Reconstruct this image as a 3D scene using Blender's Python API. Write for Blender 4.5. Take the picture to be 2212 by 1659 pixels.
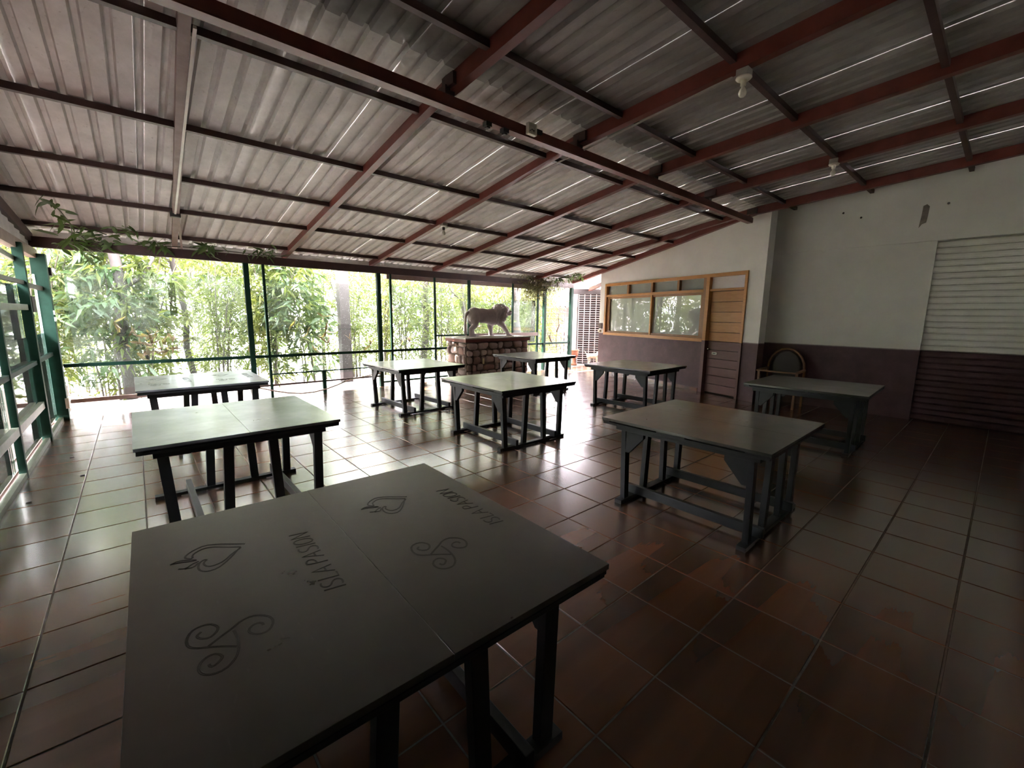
import bpy, math, random
import numpy as np
from mathutils import Vector, Matrix

# ------------------------------------------------------------------ camera, world, sun, exposure
for o in list(bpy.data.objects): bpy.data.objects.remove(o, do_unlink=True)
scn = bpy.context.scene
COL = scn.collection
cam_d = bpy.data.cameras.new('camera'); cam = bpy.data.objects.new('camera', cam_d); COL.objects.link(cam)
cam_d.sensor_width = 36.0; cam_d.lens = 15.0694; cam_d.clip_start = 0.05; cam_d.clip_end = 200
RX = Vector((0.75433272, -0.6563649, 0.01293291)); UX = Vector((0.09424351, 0.12776406, 0.98731682)); FX = Vector((0.64969247, 0.74354654, -0.15823474))
M = Matrix((RX, UX, -FX)).transposed().to_4x4(); M.translation = Vector((0.98083, -3.59834, 1.69803))
cam.matrix_world = M
scn.camera = cam

w = bpy.data.worlds.new('sky'); scn.world = w; w.use_nodes = True
bg = w.node_tree.nodes['Background']; bg.inputs[0].default_value = (1.0, 0.915, 1.0, 1); bg.inputs[1].default_value = 14.0
sun_d = bpy.data.lights.new('sun', 'SUN'); sun = bpy.data.objects.new('sun', sun_d); COL.objects.link(sun)
sun_d.energy = 20; sun_d.angle = math.radians(1.2); sun_d.color = (1.0, 0.93, 0.82)
sun.rotation_euler = Vector((-0.25, 0.5, 1.0)).to_track_quat('Z', 'Y').to_euler()
sun.location = (-5, 12, 15)
scn.view_settings.view_transform = 'Standard'
try: scn.view_settings.look = 'None'
except Exception: pass
scn.view_settings.gamma = 1.0
scn.view_settings.use_curve_mapping = False
scn.view_settings.exposure = 2.7
cy = scn.cycles
cy.max_bounces = 10; cy.diffuse_bounces = 6; cy.glossy_bounces = 4; cy.transmission_bounces = 4; cy.transparent_max_bounces = 24
cy.sample_clamp_indirect = 8.0
cy.caustics_reflective = False; cy.caustics_refractive = False

rnd = random.Random(7)
PI = math.pi

# ------------------------------------------------------------------ materials
def nt(name):
    m = bpy.data.materials.new(name); m.use_nodes = True
    t = m.node_tree; return m, t, t.nodes['Principled BSDF'], t.nodes, t.links
def mix_rgb(t, fac, a, b):
    n = t.nodes.new('ShaderNodeMix'); n.data_type = 'RGBA'
    for s, v in ((0, fac), (6, a), (7, b)):
        if hasattr(v, 'is_output') or isinstance(v, bpy.types.NodeSocket): t.links.new(v, n.inputs[s])
        else: n.inputs[s].default_value = v if s == 0 else (*v, 1)
    return n.outputs[2]
def noise(t, scale, detail=3, vec=None, rough=0.5):
    n = t.nodes.new('ShaderNodeTexNoise'); n.inputs['Scale'].default_value = scale; n.inputs['Detail'].default_value = detail; n.inputs['Roughness'].default_value = rough
    if vec is not None: t.links.new(vec, n.inputs['Vector'])
    return n.outputs['Fac']
def ramp(t, fac, stops):
    n = t.nodes.new('ShaderNodeValToRGB'); e = n.color_ramp.elements
    while len(e) < len(stops): e.new(0.5)
    for i, (p, c) in enumerate(stops):
        e[i].position = p; e[i].color = (*c, 1) if isinstance(c, tuple) else (c, c, c, 1)
    t.links.new(fac, n.inputs[0]); return n.outputs[0]
def math_n(t, op, a, b=None):
    n = t.nodes.new('ShaderNodeMath'); n.operation = op
    for i, v in enumerate((a, b)):
        if v is None: continue
        if isinstance(v, (int, float)): n.inputs[i].default_value = v
        else: t.links.new(v, n.inputs[i])
    return n.outputs[0]
def geo_pos(t):
    g = t.nodes.new('ShaderNodeNewGeometry'); return g.outputs['Position']
def sep(t, v):
    s = t.nodes.new('ShaderNodeSeparateXYZ'); t.links.new(v, s.inputs[0]); return s.outputs
def scalev(t, v, s):
    n = t.nodes.new('ShaderNodeMapping'); n.inputs['Scale'].default_value = s; t.links.new(v, n.inputs['Vector']); return n.outputs[0]
def bump(t, b, h, strength, dist=0.01):
    n = t.nodes.new('ShaderNodeBump'); n.inputs['Strength'].default_value = strength; n.inputs['Distance'].default_value = dist
    t.links.new(h, n.inputs['Height']); t.links.new(n.outputs[0], b.inputs['Normal'])
def objcoord(t):
    return t.nodes.new('ShaderNodeTexCoord').outputs['Object']
def rand_obj(t):
    return t.nodes.new('ShaderNodeObjectInfo').outputs['Random']

def mottled(name, c1, c2, scale=8, rough=0.6, metal=0.0, bmp=0.2, world=False, spec=0.5, stretch=None):
    m, t, b, N, L = nt(name)
    v = geo_pos(t) if world else objcoord(t)
    if stretch: v = scalev(t, v, stretch)
    f = noise(t, scale, 5, v, 0.6)
    f2 = ramp(t, f, [(0.3, 0.0), (0.7, 1.0)])
    L.new(mix_rgb(t, f2, c1, c2), b.inputs['Base Color'])
    b.inputs['Roughness'].default_value = rough; b.inputs['Metallic'].default_value = metal
    b.inputs['Specular IOR Level'].default_value = spec
    if bmp: bump(t, b, noise(t, scale * 6, 3, v), bmp, 0.004)
    return m

MAT = {}
MAT['table_top'] = None
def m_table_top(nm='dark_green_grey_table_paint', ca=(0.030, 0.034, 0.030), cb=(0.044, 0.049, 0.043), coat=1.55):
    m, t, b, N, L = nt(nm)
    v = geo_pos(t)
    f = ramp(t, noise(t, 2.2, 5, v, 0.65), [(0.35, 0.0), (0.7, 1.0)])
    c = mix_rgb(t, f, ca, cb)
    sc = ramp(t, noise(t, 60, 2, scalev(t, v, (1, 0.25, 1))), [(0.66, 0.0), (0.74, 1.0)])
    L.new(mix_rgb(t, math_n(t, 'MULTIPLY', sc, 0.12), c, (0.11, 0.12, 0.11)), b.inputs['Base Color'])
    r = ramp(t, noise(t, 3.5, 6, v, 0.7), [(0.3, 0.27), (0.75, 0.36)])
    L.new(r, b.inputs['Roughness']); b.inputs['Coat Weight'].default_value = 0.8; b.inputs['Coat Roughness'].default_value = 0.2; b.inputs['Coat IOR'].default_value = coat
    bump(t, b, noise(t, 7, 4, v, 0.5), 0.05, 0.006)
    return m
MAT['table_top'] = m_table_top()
MAT['table_top_pale'] = m_table_top('chalky_sky_sheen_table_paint', (0.075, 0.085, 0.10), (0.17, 0.19, 0.215), 1.75)  # chalky residue, plus sky reflection painted into the paler base
MAT['table_paint'] = mottled('blue_grey_frame_paint', (0.009, 0.012, 0.015), (0.016, 0.020, 0.024), 9, 0.45, spec=0.35, bmp=0.15)
MAT['groove'] = mottled('carved_groove', (0.004, 0.004, 0.004), (0.012, 0.012, 0.011), 40, 0.6)
def m_tile():
    m, t, b, N, L = nt('terracotta_floor_tile')
    p = geo_pos(t); s = sep(t, p)
    fy = math_n(t, 'FRACT', math_n(t, 'DIVIDE', s[1], 0.45))
    bands = ramp(t, fy, [(0.0, (0.125, 0.056, 0.030)), (0.30, (0.135, 0.060, 0.033)), (0.34, (0.155, 0.068, 0.037)), (0.62, (0.150, 0.066, 0.036)), (0.72, (0.110, 0.050, 0.029)), (0.80, (0.095, 0.044, 0.027)), (1.0, (0.105, 0.048, 0.029))])
    f = ramp(t, noise(t, 30, 3, scalev(t, p, (0.12, 1, 1)), 0.6), [(0.35, 0.0), (0.7, 1.0)])
    c = mix_rgb(t, math_n(t, 'MULTIPLY', f, 0.08), bands, (0.060, 0.028, 0.017))
    hv = N.new('ShaderNodeHueSaturation'); L.new(c, hv.inputs['Color']); L.new(math_n(t, 'ADD', math_n(t, 'MULTIPLY', rand_obj(t), 0.3), 0.85), hv.inputs['Value'])
    dust = ramp(t, noise(t, 1.1, 5, p, 0.6), [(0.5, 0.0), (0.8, 1.0)])
    L.new(mix_rgb(t, math_n(t, 'MULTIPLY', dust, 0.08), hv.outputs[0], (0.16, 0.13, 0.12)), b.inputs['Base Color'])
    L.new(ramp(t, noise(t, 5, 5, p, 0.7), [(0.3, 0.20), (0.75, 0.27)]), b.inputs['Roughness'])
    b.inputs['Specular IOR Level'].default_value = 0.55
    b.inputs['Coat Weight'].default_value = 1.0; b.inputs['Coat Roughness'].default_value = 0.22; b.inputs['Coat IOR'].default_value = 1.6
    bump(t, b, noise(t, 9, 2, p, 0.4), 0.03, 0.008)
    return m
MAT['tile'] = m_tile()
MAT['grout'] = mottled('pale_grout', (0.12, 0.10, 0.09), (0.19, 0.165, 0.15), 25, 0.85, world=True)
def m_wall():
    m, t, b, N, L = nt('two_tone_wall_paint')
    p = geo_pos(t); s = sep(t, p)
    low = ramp(t, noise(t, 3.5, 6, p, 0.7), [(0.35, (0.060, 0.026, 0.033)), (0.6, (0.085, 0.040, 0.048)), (0.8, (0.13, 0.072, 0.080))])
    high = ramp(t, noise(t, 2.0, 6, p, 0.6), [(0.3, (0.72, 0.72, 0.70)), (0.7, (0.80, 0.80, 0.78))])
    k = ramp(t, math_n(t, 'ADD', math_n(t, 'MULTIPLY', s[2], 0.25), math_n(t, 'MULTIPLY', noise(t, 12, 2, p), 0.002)), [(0.3005, 0.0), (0.302, 1.0)])
    L.new(mix_rgb(t, k, low, high), b.inputs['Base Color']); b.inputs['Roughness'].default_value = 0.62
    bump(t, b, noise(t, 22, 5, p, 0.65), 0.35, 0.006)
    return m
MAT['wall'] = m_wall()
MAT['wall_shade'] = mottled('grey_beige_plaster', (0.33, 0.31, 0.26), (0.42, 0.40, 0.35), 6, 0.8, world=True)
MAT['chip'] = mottled('bare_plaster', (0.16, 0.14, 0.13), (0.30, 0.27, 0.23), 9, 0.9, world=True)
MAT['rust_paint'] = mottled('red_oxide_steel', (0.105, 0.022, 0.015), (0.16, 0.038, 0.027), 6, 0.42, bmp=0.1, world=True)
MAT['brown_steel'] = mottled('dark_brown_steel', (0.028, 0.011, 0.010), (0.055, 0.022, 0.017), 7, 0.5, world=True)
MAT['pale_steel'] = mottled('pale_weathered_steel', (0.20, 0.14, 0.12), (0.30, 0.22, 0.19), 6, 0.55, world=True)
MAT['green_steel'] = mottled('dark_green_steel', (0.004, 0.024, 0.015), (0.008, 0.040, 0.026), 6, 0.65, world=True, spec=0.15)
MAT['light_green'] = mottled('pale_green_paint', (0.16, 0.20, 0.14), (0.23, 0.27, 0.20), 6, 0.5, world=True)
MAT['brown_post'] = mottled('dark_brown_post', (0.024, 0.019, 0.018), (0.042, 0.033, 0.030), 6, 0.8, world=True)
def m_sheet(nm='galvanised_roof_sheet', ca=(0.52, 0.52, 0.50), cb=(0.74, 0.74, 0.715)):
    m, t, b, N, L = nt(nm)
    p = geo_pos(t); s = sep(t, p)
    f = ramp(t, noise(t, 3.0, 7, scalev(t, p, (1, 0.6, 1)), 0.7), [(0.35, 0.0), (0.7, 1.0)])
    c = mix_rgb(t, f, ca, cb)
    hv = N.new('ShaderNodeHueSaturation'); L.new(c, hv.inputs['Color']); L.new(math_n(t, 'ADD', math_n(t, 'MULTIPLY', rand_obj(t), 0.22), 0.89), hv.inputs['Value'])
    sp = ramp(t, noise(t, 28, 4, scalev(t, p, (1, 0.5, 1)), 0.7), [(0.62, 0.0), (0.70, 1.0)])
    c2 = mix_rgb(t, math_n(t, 'MULTIPLY', sp, 0.35), hv.outputs[0], (0.17, 0.15, 0.13))
    # one rusty, smoke stained patch over the main beam
    d = N.new('ShaderNodeVectorMath'); d.operation = 'DISTANCE'; L.new(p, d.inputs[0]); d.inputs[1].default_value = (4.15, -0.05, 3.8)
    dn = math_n(t, 'ADD', d.outputs['Value'], math_n(t, 'MULTIPLY', noise(t, 2.4, 4, p), 0.9))
    k = ramp(t, dn, [(0.5, 1.0), (0.95, 0.0)])
    c3 = mix_rgb(t, math_n(t, 'MULTIPLY', k, 0.85), c2, (0.14, 0.07, 0.035))
    # soot stains along the joint between both rows of sheets
    sy = ramp(t, math_n(t, 'ADD', math_n(t, 'MULTIPLY', math_n(t, 'ABSOLUTE', math_n(t, 'ADD', s[1], 0.35)), 0.8), math_n(t, 'MULTIPLY', noise(t, 1.6, 4, p, 0.6), 1.0)), [(0.45, 1.0), (0.75, 0.0)])
    c4 = mix_rgb(t, math_n(t, 'MULTIPLY', sy, 0.6), c3, (0.07, 0.065, 0.06))
    L.new(c4, b.inputs['Base Color'])
    b.inputs['Metallic'].default_value = 0.08; b.inputs['Specular IOR Level'].default_value = 0.35
    L.new(ramp(t, noise(t, 4, 5, p, 0.7), [(0.3, 0.50), (0.7, 0.66)]), b.inputs['Roughness'])
    bump(t, b, noise(t, 6, 5, scalev(t, p, (1, 0.4, 1)), 0.6), 0.12, 0.01)
    return m
MAT['sheet'] = m_sheet()
MAT['sheet_dim'] = m_sheet('dimmed_grey_roof_sheet', (0.27, 0.265, 0.255), (0.38, 0.375, 0.36))  # greyer second-row sheets; dimness away from the windows put into the colour
def m_wood(name, c1, c2, rough=0.4, stretch=(1, 1, 12)):
    m, t, b, N, L = nt(name)
    p = scalev(t, objcoord(t), stretch)
    f = ramp(t, noise(t, 6, 6, p, 0.65), [(0.3, 0.0), (0.7, 1.0)])
    hv = N.new('ShaderNodeHueSaturation'); L.new(mix_rgb(t, f, c1, c2), hv.inputs['Color']); L.new(math_n(t, 'ADD', math_n(t, 'MULTIPLY', rand_obj(t), 0.25), 0.87), hv.inputs['Value'])
    L.new(hv.outputs[0], b.inputs['Base Color']); b.inputs['Roughness'].default_value = rough
    return m
MAT['oak'] = m_wood('varnished_honey_wood', (0.42, 0.19, 0.055), (0.56, 0.28, 0.09), 0.35)
MAT['oak_rail'] = m_wood('brown_varnished_wood', (0.24, 0.115, 0.045), (0.33, 0.165, 0.065), 0.4)
MAT['door_low'] = m_wood('brown_painted_wood', (0.115, 0.052, 0.050), (0.150, 0.070, 0.064), 0.45)
MAT['chair_wood'] = m_wood('amber_chair_wood', (0.12, 0.05, 0.017), (0.18, 0.08, 0.027), 0.4)
MAT['chair_dark'] = m_wood('dark_chair_weave', (0.012, 0.007, 0.005), (0.02, 0.012, 0.008), 0.6)
MAT['chrome'] = mottled('chrome', (0.6, 0.6, 0.58), (0.75, 0.75, 0.72), 5, 0.25, metal=1.0, bmp=0)
MAT['white_plastic'] = mottled('cream_plastic', (0.62, 0.60, 0.52), (0.74, 0.72, 0.64), 6, 0.35, bmp=0)
MAT['bulb_glass'] = mottled('opal_bulb_glass', (0.75, 0.74, 0.66), (0.85, 0.84, 0.78), 6, 0.12, bmp=0)
MAT['black'] = mottled('black_fitting', (0.01, 0.01, 0.01), (0.03, 0.028, 0.025), 6, 0.5, bmp=0)
MAT['lion'] = mottled('grey_brown_cast_stone', (0.33, 0.29, 0.29), (0.45, 0.40, 0.40), 5, 0.75, bmp=0.5)
MAT['slab'] = mottled('pale_grey_slab', (0.30, 0.28, 0.26), (0.42, 0.40, 0.37), 6, 0.5, world=True)
MAT['band'] = mottled('red_brown_slab_edge', (0.13, 0.032, 0.022), (0.19, 0.050, 0.035), 6, 0.5, world=True)
def m_stone():
    m, t, b, N, L = nt('river_stone')
    r = rand_obj(t)
    c = ramp(t, r, [(0.0, (0.22, 0.17, 0.16)), (0.3, (0.33, 0.26, 0.24)), (0.55, (0.44, 0.35, 0.32)), (0.72, (0.27, 0.15, 0.12)), (0.85, (0.56, 0.47, 0.45)), (1.0, (0.36, 0.29, 0.23))])
    f = ramp(t, noise(t, 14, 5, geo_pos(t), 0.65), [(0.35, 0.0), (0.75, 1.0)])
    L.new(mix_rgb(t, math_n(t, 'MULTIPLY', f, 0.45), c, (0.12, 0.09, 0.08)), b.inputs['Base Color'])
    b.inputs['Roughness'].default_value = 0.75
    bump(t, b, noise(t, 30, 4, geo_pos(t)), 0.4, 0.006)
    return m
MAT['stone'] = m_stone()
MAT['mortar'] = mottled('dark_mortar', (0.09, 0.07, 0.06), (0.15, 0.12, 0.10), 12, 0.9, world=True)
def m_glass(name, tint, gloss, haze, hcol=(0.75, 0.8, 0.78)):
    m = bpy.data.materials.new(name); m.use_nodes = True; t = m.node_tree; N = t.nodes; L = t.links
    N.clear(); out = N.new('ShaderNodeOutputMaterial')
    tr = N.new('ShaderNodeBsdfTransparent'); tr.inputs[0].default_value = (*tint, 1)
    gl = N.new('ShaderNodeBsdfGlossy'); gl.inputs['Roughness'].default_value = 0.03; gl.inputs[0].default_value = (1, 1, 1, 1)
    df = N.new('ShaderNodeBsdfDiffuse'); df.inputs[0].default_value = (*hcol, 1)
    tl = N.new('ShaderNodeBsdfTranslucent'); tl.inputs[0].default_value = (*hcol, 1)
    a = N.new('ShaderNodeMixShader'); a.inputs[0].default_value = 0.5; L.new(df.outputs[0], a.inputs[1]); L.new(tl.outputs[0], a.inputs[2])
    fr = N.new('ShaderNodeFresnel'); fr.inputs[0].default_value = 1.45
    g = math_n(t, 'MULTIPLY', fr.outputs[0], gloss)
    m1 = N.new('ShaderNodeMixShader'); L.new(g, m1.inputs[0]); L.new(tr.outputs[0], m1.inputs[1]); L.new(gl.outputs[0], m1.inputs[2])
    hz = ramp(t, noise(t, 1.7, 6, geo_pos(t), 0.65), [(0.35, haze * 0.35), (0.75, haze * 1.6)])
    m2 = N.new('ShaderNodeMixShader'); L.new(hz, m2.inputs[0]); L.new(m1.outputs[0], m2.inputs[1]); L.new(a.outputs[0], m2.inputs[2])
    L.new(m2.outputs[0], out.inputs[0]); return m
MAT['glass'] = m_glass('dusty_glass', (0.88, 0.93, 0.91), 1.0, 0.012)
MAT['glass_hazy'] = m_glass('hazy_glass', (0.86, 0.92, 0.91), 1.0, 0.028)
MAT['sticker'] = m_glass('faded_sticker', (0.55, 0.58, 0.52), 0.5, 0.04)
MAT['glass_clear'] = m_glass('cleaner_glass', (0.80, 0.85, 0.83), 1.0, 0.006)
MAT['glass_edge'] = m_glass('glass_edge', (0.55, 0.8, 0.72), 1.0, 0.45, (0.6, 0.85, 0.78))
def m_frost():
    m, t, b, N, L = nt('pale_screened_glass')
    c = ramp(t, noise(t, 2, 4, objcoord(t)), [(0.3, (0.25, 0.29, 0.27)), (0.7, (0.33, 0.37, 0.35))])
    L.new(c, b.inputs['Base Color']); b.inputs['Roughness'].default_value = 0.5
    b.inputs['Coat Weight'].default_value = 1.0; b.inputs['Coat Roughness'].default_value = 0.015; b.inputs['Coat IOR'].default_value = 2.0
    return m
MAT['frost'] = m_frost()
MAT['white_blind'] = mottled('white_louvre', (0.62, 0.58, 0.62), (0.72, 0.68, 0.72), 5, 0.4)
def m_leaf(name, cols, trans=0.5):
    m = bpy.data.materials.new(name); m.use_nodes = True; t = m.node_tree; N = t.nodes; L = t.links
    N.clear(); out = N.new('ShaderNodeOutputMaterial')
    c = ramp(t, noise(t, 2.3, 4, geo_pos(t), 0.7), cols)
    df = N.new('ShaderNodeBsdfPrincipled'); L.new(c, df.inputs['Base Color']); df.inputs['Roughness'].default_value = 0.45
    tl = N.new('ShaderNodeBsdfTranslucent'); L.new(mix_rgb(t, 0.35, c, (0.20, 0.25, 0.04)), tl.inputs[0])
    mx = N.new('ShaderNodeMixShader'); mx.inputs[0].default_value = trans; L.new(df.outputs[0], mx.inputs[1]); L.new(tl.outputs[0], mx.inputs[2])
    L.new(mx.outputs[0], out.inputs[0]); return m
MAT['leaf'] = m_leaf('bamboo_leaf', [(0.25, (0.030, 0.046, 0.014)), (0.5, (0.070, 0.095, 0.022)), (0.68, (0.13, 0.14, 0.032)), (0.85, (0.20, 0.155, 0.045))])
MAT['leaf_dark'] = m_leaf('broad_leaf', [(0.3, (0.02, 0.045, 0.02)), (0.7, (0.05, 0.095, 0.035))], 0.4)
MAT['leaf_in'] = m_leaf('indoor_leaf', [(0.3, (0.03, 0.07, 0.025)), (0.7, (0.09, 0.17, 0.05))], 0.35)
MAT['leaf_dead'] = m_leaf('dry_leaf', [(0.3, (0.05, 0.018, 0.010)), (0.7, (0.12, 0.048, 0.026))], 0.3)
MAT['leaf_moss'] = m_leaf('dry_vine_tangle', [(0.3, (0.05, 0.045, 0.02)), (0.7, (0.17, 0.15, 0.06))], 0.2)
MAT['culm'] = mottled('grey_green_culm', (0.040, 0.037, 0.026), (0.085, 0.076, 0.055), 3, 0.6, world=True, stretch=(1, 1, 3))
MAT['trunk'] = mottled('grey_bark', (0.028, 0.024, 0.021), (0.055, 0.047, 0.042), 4, 0.85, world=True)
MAT['ground'] = mottled('dusty_earth', (0.44, 0.41, 0.375), (0.58, 0.54, 0.50), 0.8, 0.95, world=True)
MAT['gravel'] = mottled('pink_gravel', (0.06, 0.038, 0.036), (0.16, 0.11, 0.10), 25, 0.95, world=True, bmp=0.8)
MAT['concrete'] = mottled('beige_concrete', (0.085, 0.07, 0.058), (0.115, 0.097, 0.08), 5, 0.85, world=True)
MAT['zinc'] = mottled('weathered_zinc', (0.075, 0.075, 0.068), (0.105, 0.105, 0.095), 6, 0.6, world=True)
MAT['kerb'] = mottled('damp_brown_kerb', (0.05, 0.025, 0.022), (0.10, 0.05, 0.042), 8, 0.6, world=True)
MAT['white_iron'] = mottled('off_white_iron', (0.36, 0.30, 0.29), (0.46, 0.39, 0.37), 5, 0.5, world=True)
MAT['brick'] = mottled('dark_brick', (0.018, 0.008, 0.007), (0.035, 0.014, 0.012), 8, 0.9, world=True)
MAT['dark_inside'] = mottled('dark_mortar_wall', (0.012, 0.008, 0.007), (0.022, 0.014, 0.012), 8, 0.9, world=True)
MAT['terracotta'] = mottled('terracotta_clay', (0.22, 0.085, 0.045), (0.30, 0.125, 0.07), 6, 0.7)
MAT['spotted'] = mottled('cream_spotted_plaster', (0.66, 0.58, 0.48), (0.30, 0.24, 0.18), 14, 0.7)
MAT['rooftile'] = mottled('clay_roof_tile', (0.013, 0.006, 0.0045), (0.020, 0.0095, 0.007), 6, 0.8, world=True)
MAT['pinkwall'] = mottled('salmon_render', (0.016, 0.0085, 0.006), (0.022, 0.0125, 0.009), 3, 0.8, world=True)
MAT['wire'] = mottled('grey_wire', (0.16, 0.15, 0.14), (0.26, 0.25, 0.24), 5, 0.5, world=True)
MAT['yellow'] = mottled('faded_yellow_plate', (0.48, 0.42, 0.22), (0.56, 0.50, 0.28), 5, 0.5)

# ------------------------------------------------------------------ mesh helpers
class MB:
    def __init__(s): s.v = []; s.f = []
    def add(s, vs, fs):
        o = len(s.v); s.v += [tuple(p) for p in vs]; s.f += [tuple(i + o for i in f) for f in fs]; return s
    def box(s, x0, x1, y0, y1, z0, z1, R=None):
        vs = [Vector((x, y, z)) for z in (z0, z1) for y in (y0, y1) for x in (x0, x1)]
        if R: vs = [R @ v for v in vs]
        return s.add(vs, [(0, 2, 3, 1), (4, 5, 7, 6), (0, 1, 5, 4), (2, 6, 7, 3), (0, 4, 6, 2), (1, 3, 7, 5)])
    def bar(s, p, q, wd, ht, up=(0, 0, 1)):
        p = Vector(p); q = Vector(q); d = (q - p).normalized(); u = Vector(up)
        sd = d.cross(u).normalized(); u = sd.cross(d).normalized()
        vs = []
        for e in (p, q):
            for a, b in ((-1, -1), (1, -1), (1, 1), (-1, 1)): vs.append(e + sd * a * wd / 2 + u * b * ht / 2)
        return s.add(vs, [(0, 1, 2, 3), (7, 6, 5, 4), (0, 4, 5, 1), (1, 5, 6, 2), (2, 6, 7, 3), (3, 7, 4, 0)])
    def tube(s, pts, r, n=6, cap=True):
        pts = [Vector(p) for p in pts]; rs = r if isinstance(r, (list, tuple)) else [r] * len(pts)
        o = len(s.v); prev = None
        for i, p in enumerate(pts):
            d = (pts[min(i + 1, len(pts) - 1)] - pts[max(i - 1, 0)]).normalized()
            a = prev if prev else (Vector((0, 0, 1)) if abs(d.z) < 0.9 else Vector((1, 0, 0)))
            a = (a - d * a.dot(d)).normalized(); prev = a; b = d.cross(a)
            for k in range(n):
                t = 2 * PI * k / n; s.v.append(tuple(p + (a * math.cos(t) + b * math.sin(t)) * rs[i]))
        for i in range(len(pts) - 1):
            for k in range(n):
                k2 = (k + 1) % n; s.f.append((o + i * n + k, o + i * n + k2, o + (i + 1) * n + k2, o + (i + 1) * n + k))
        if cap:
            s.f.append(tuple(o + k for k in reversed(range(n)))); s.f.append(tuple(o + (len(pts) - 1) * n + k for k in range(n)))
        return s
    def lathe(s, prof, n=20, c=(0, 0, 0)):
        o = len(s.v)
        for r, z in prof:
            for k in range(n): s.v.append((c[0] + r * math.cos(2 * PI * k / n), c[1] + r * math.sin(2 * PI * k / n), c[2] + z))
        for i in range(len(prof) - 1):
            for k in range(n):
                k2 = (k + 1) % n; s.f.append((o + i * n + k, o + i * n + k2, o + (i + 1) * n + k2, o + (i + 1) * n + k))
        s.f.append(tuple(o + k for k in reversed(range(n)))); s.f.append(tuple(o + (len(prof) - 1) * n + k for k in range(n)))
        return s
    def ell(s, c, r, R=None, nu=14, nv=10):
        c = Vector(c); o = len(s.v)
        for j in range(nv + 1):
            ph = PI * j / nv
            for i in range(nu):
                th = 2 * PI * i / nu; p = Vector((r[0] * math.sin(ph) * math.cos(th), r[1] * math.sin(ph) * math.sin(th), r[2] * math.cos(ph)))
                if R: p = R @ p
                s.v.append(tuple(c + p))
        for j in range(nv):
            for i in range(nu):
                i2 = (i + 1) % nu; s.f.append((o + j * nu + i, o + (j + 1) * nu + i, o + (j + 1) * nu + i2, o + j * nu + i2))
        return s
    def mesh(s, name, mat=None, smooth=False):
        me = bpy.data.meshes.new(name); me.from_pydata(s.v, [], s.f); me.update()
        if smooth: me.polygons.foreach_set('use_smooth', [True] * len(me.polygons))
        if mat: me.materials.append(mat)
        return me
    def build(s, name, mat, parent=None, smooth=False, loc=None, bevel=0, rz=None):
        return link(name, s.mesh(name, mat, smooth), parent, loc, bevel, rz)

def link(name, me, parent=None, loc=None, bevel=0, rz=None):
    o = bpy.data.objects.new(name, me); COL.objects.link(o)
    if parent: o.parent = parent
    if loc is not None: o.location = loc
    if rz is not None: o.rotation_euler = (0, 0, rz)
    if bevel:
        b = o.modifiers.new('bevel', 'BEVEL'); b.width = bevel; b.segments = 2; b.limit_method = 'ANGLE'; b.angle_limit = 0.6
    return o
def tag(o, label=None, cat=None, group=None, kind=None):
    if label: o['label'] = label
    if cat: o['category'] = cat
    if group: o['group'] = group
    if kind: o['kind'] = kind
    return o
def empty(name, loc=(0, 0, 0), rz=0):
    o = bpy.data.objects.new(name, None); COL.objects.link(o); o.location = loc; o.rotation_euler = (0, 0, rz); o.empty_display_size = 0.2; return o
def copy_tree(o, parent=None):
    c = o.copy(); COL.objects.link(c); c.parent = parent
    for ch in list(o.children): copy_tree(ch, c)
    return c

# ------------------------------------------------------------------ floor
T = 0.45
X0, X1, Y0, Y1 = 0, 27, -9, 13      # tile indices; the tiled floor runs 0..12.15 m by -4.05..5.9 m
fl = MB().box(-0.02, 14.6, -4.3, 5.93, -0.12, -0.004).box(11.9, 14.6, 5.93, 7.2, -0.12, -0.004).build('floor', MAT['grout'])
tag(fl, 'brown terracotta tiled floor under all the tables', 'floor', kind='structure')
def tile_verts(mb, i, j):
    g = 0.004; x0, x1, y0, y1 = i * T + g, (i + 1) * T - g, j * T + g, min((j + 1) * T - g, 5.93)
    c = 0.003; z0, z1, z2 = -0.006, 0.0, -0.003
    vs = [(x0, y0, z0), (x1, y0, z0), (x1, y1, z0), (x0, y1, z0), (x0, y0, z2), (x1, y0, z2), (x1, y1, z2), (x0, y1, z2),
          (x0 + c, y0 + c, z1), (x1 - c, y0 + c, z1), (x1 - c, y1 - c, z1), (x0 + c, y1 - c, z1)]
    fs = [(8, 9, 10, 11)]
    for k in range(4):
        k2 = (k + 1) % 4; fs += [(k, k2, 4 + k2, 4 + k), (4 + k, 4 + k2, 8 + k2, 8 + k)]
    mb.add(vs, fs)
cells = []
Minv = M.inverted()
for i in range(X0, X1 + 1):
    for j in range(Y0, Y1 + 1):
        cx, cyy = (i + .5) * T, (j + .5) * T
        if cx > 10.9 + max(0, (cyy + .3)) * 0.3 + 0.3: continue
        p = Minv @ Vector((cx, cyy, 0))
        vis = p.z < -0.25 and abs(p.x / -p.z) < 1.25 and abs(p.y / -p.z) < 0.95
        cells.append(((0 if vis else 1), p.length, i, j))
cells.sort()
tm = MB(); tile_verts(tm, 0, 0); tile_me = tm.mesh('tile', MAT['tile'])
for k, (_, _, i, j) in enumerate(cells[:298]):
    if j == Y1: mb = MB(); tile_verts(mb, i, j); link('tile', mb.mesh('tile', MAT['tile']), fl)
    else: link('tile', tile_me, fl, (i * T, j * T, 0))
mb = MB()
for (_, _, i, j) in cells[298:]: tile_verts(mb, i, j)
o = mb.build('distant_tiles', MAT['tile'], fl); o['kind'] = 'stuff'

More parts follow.
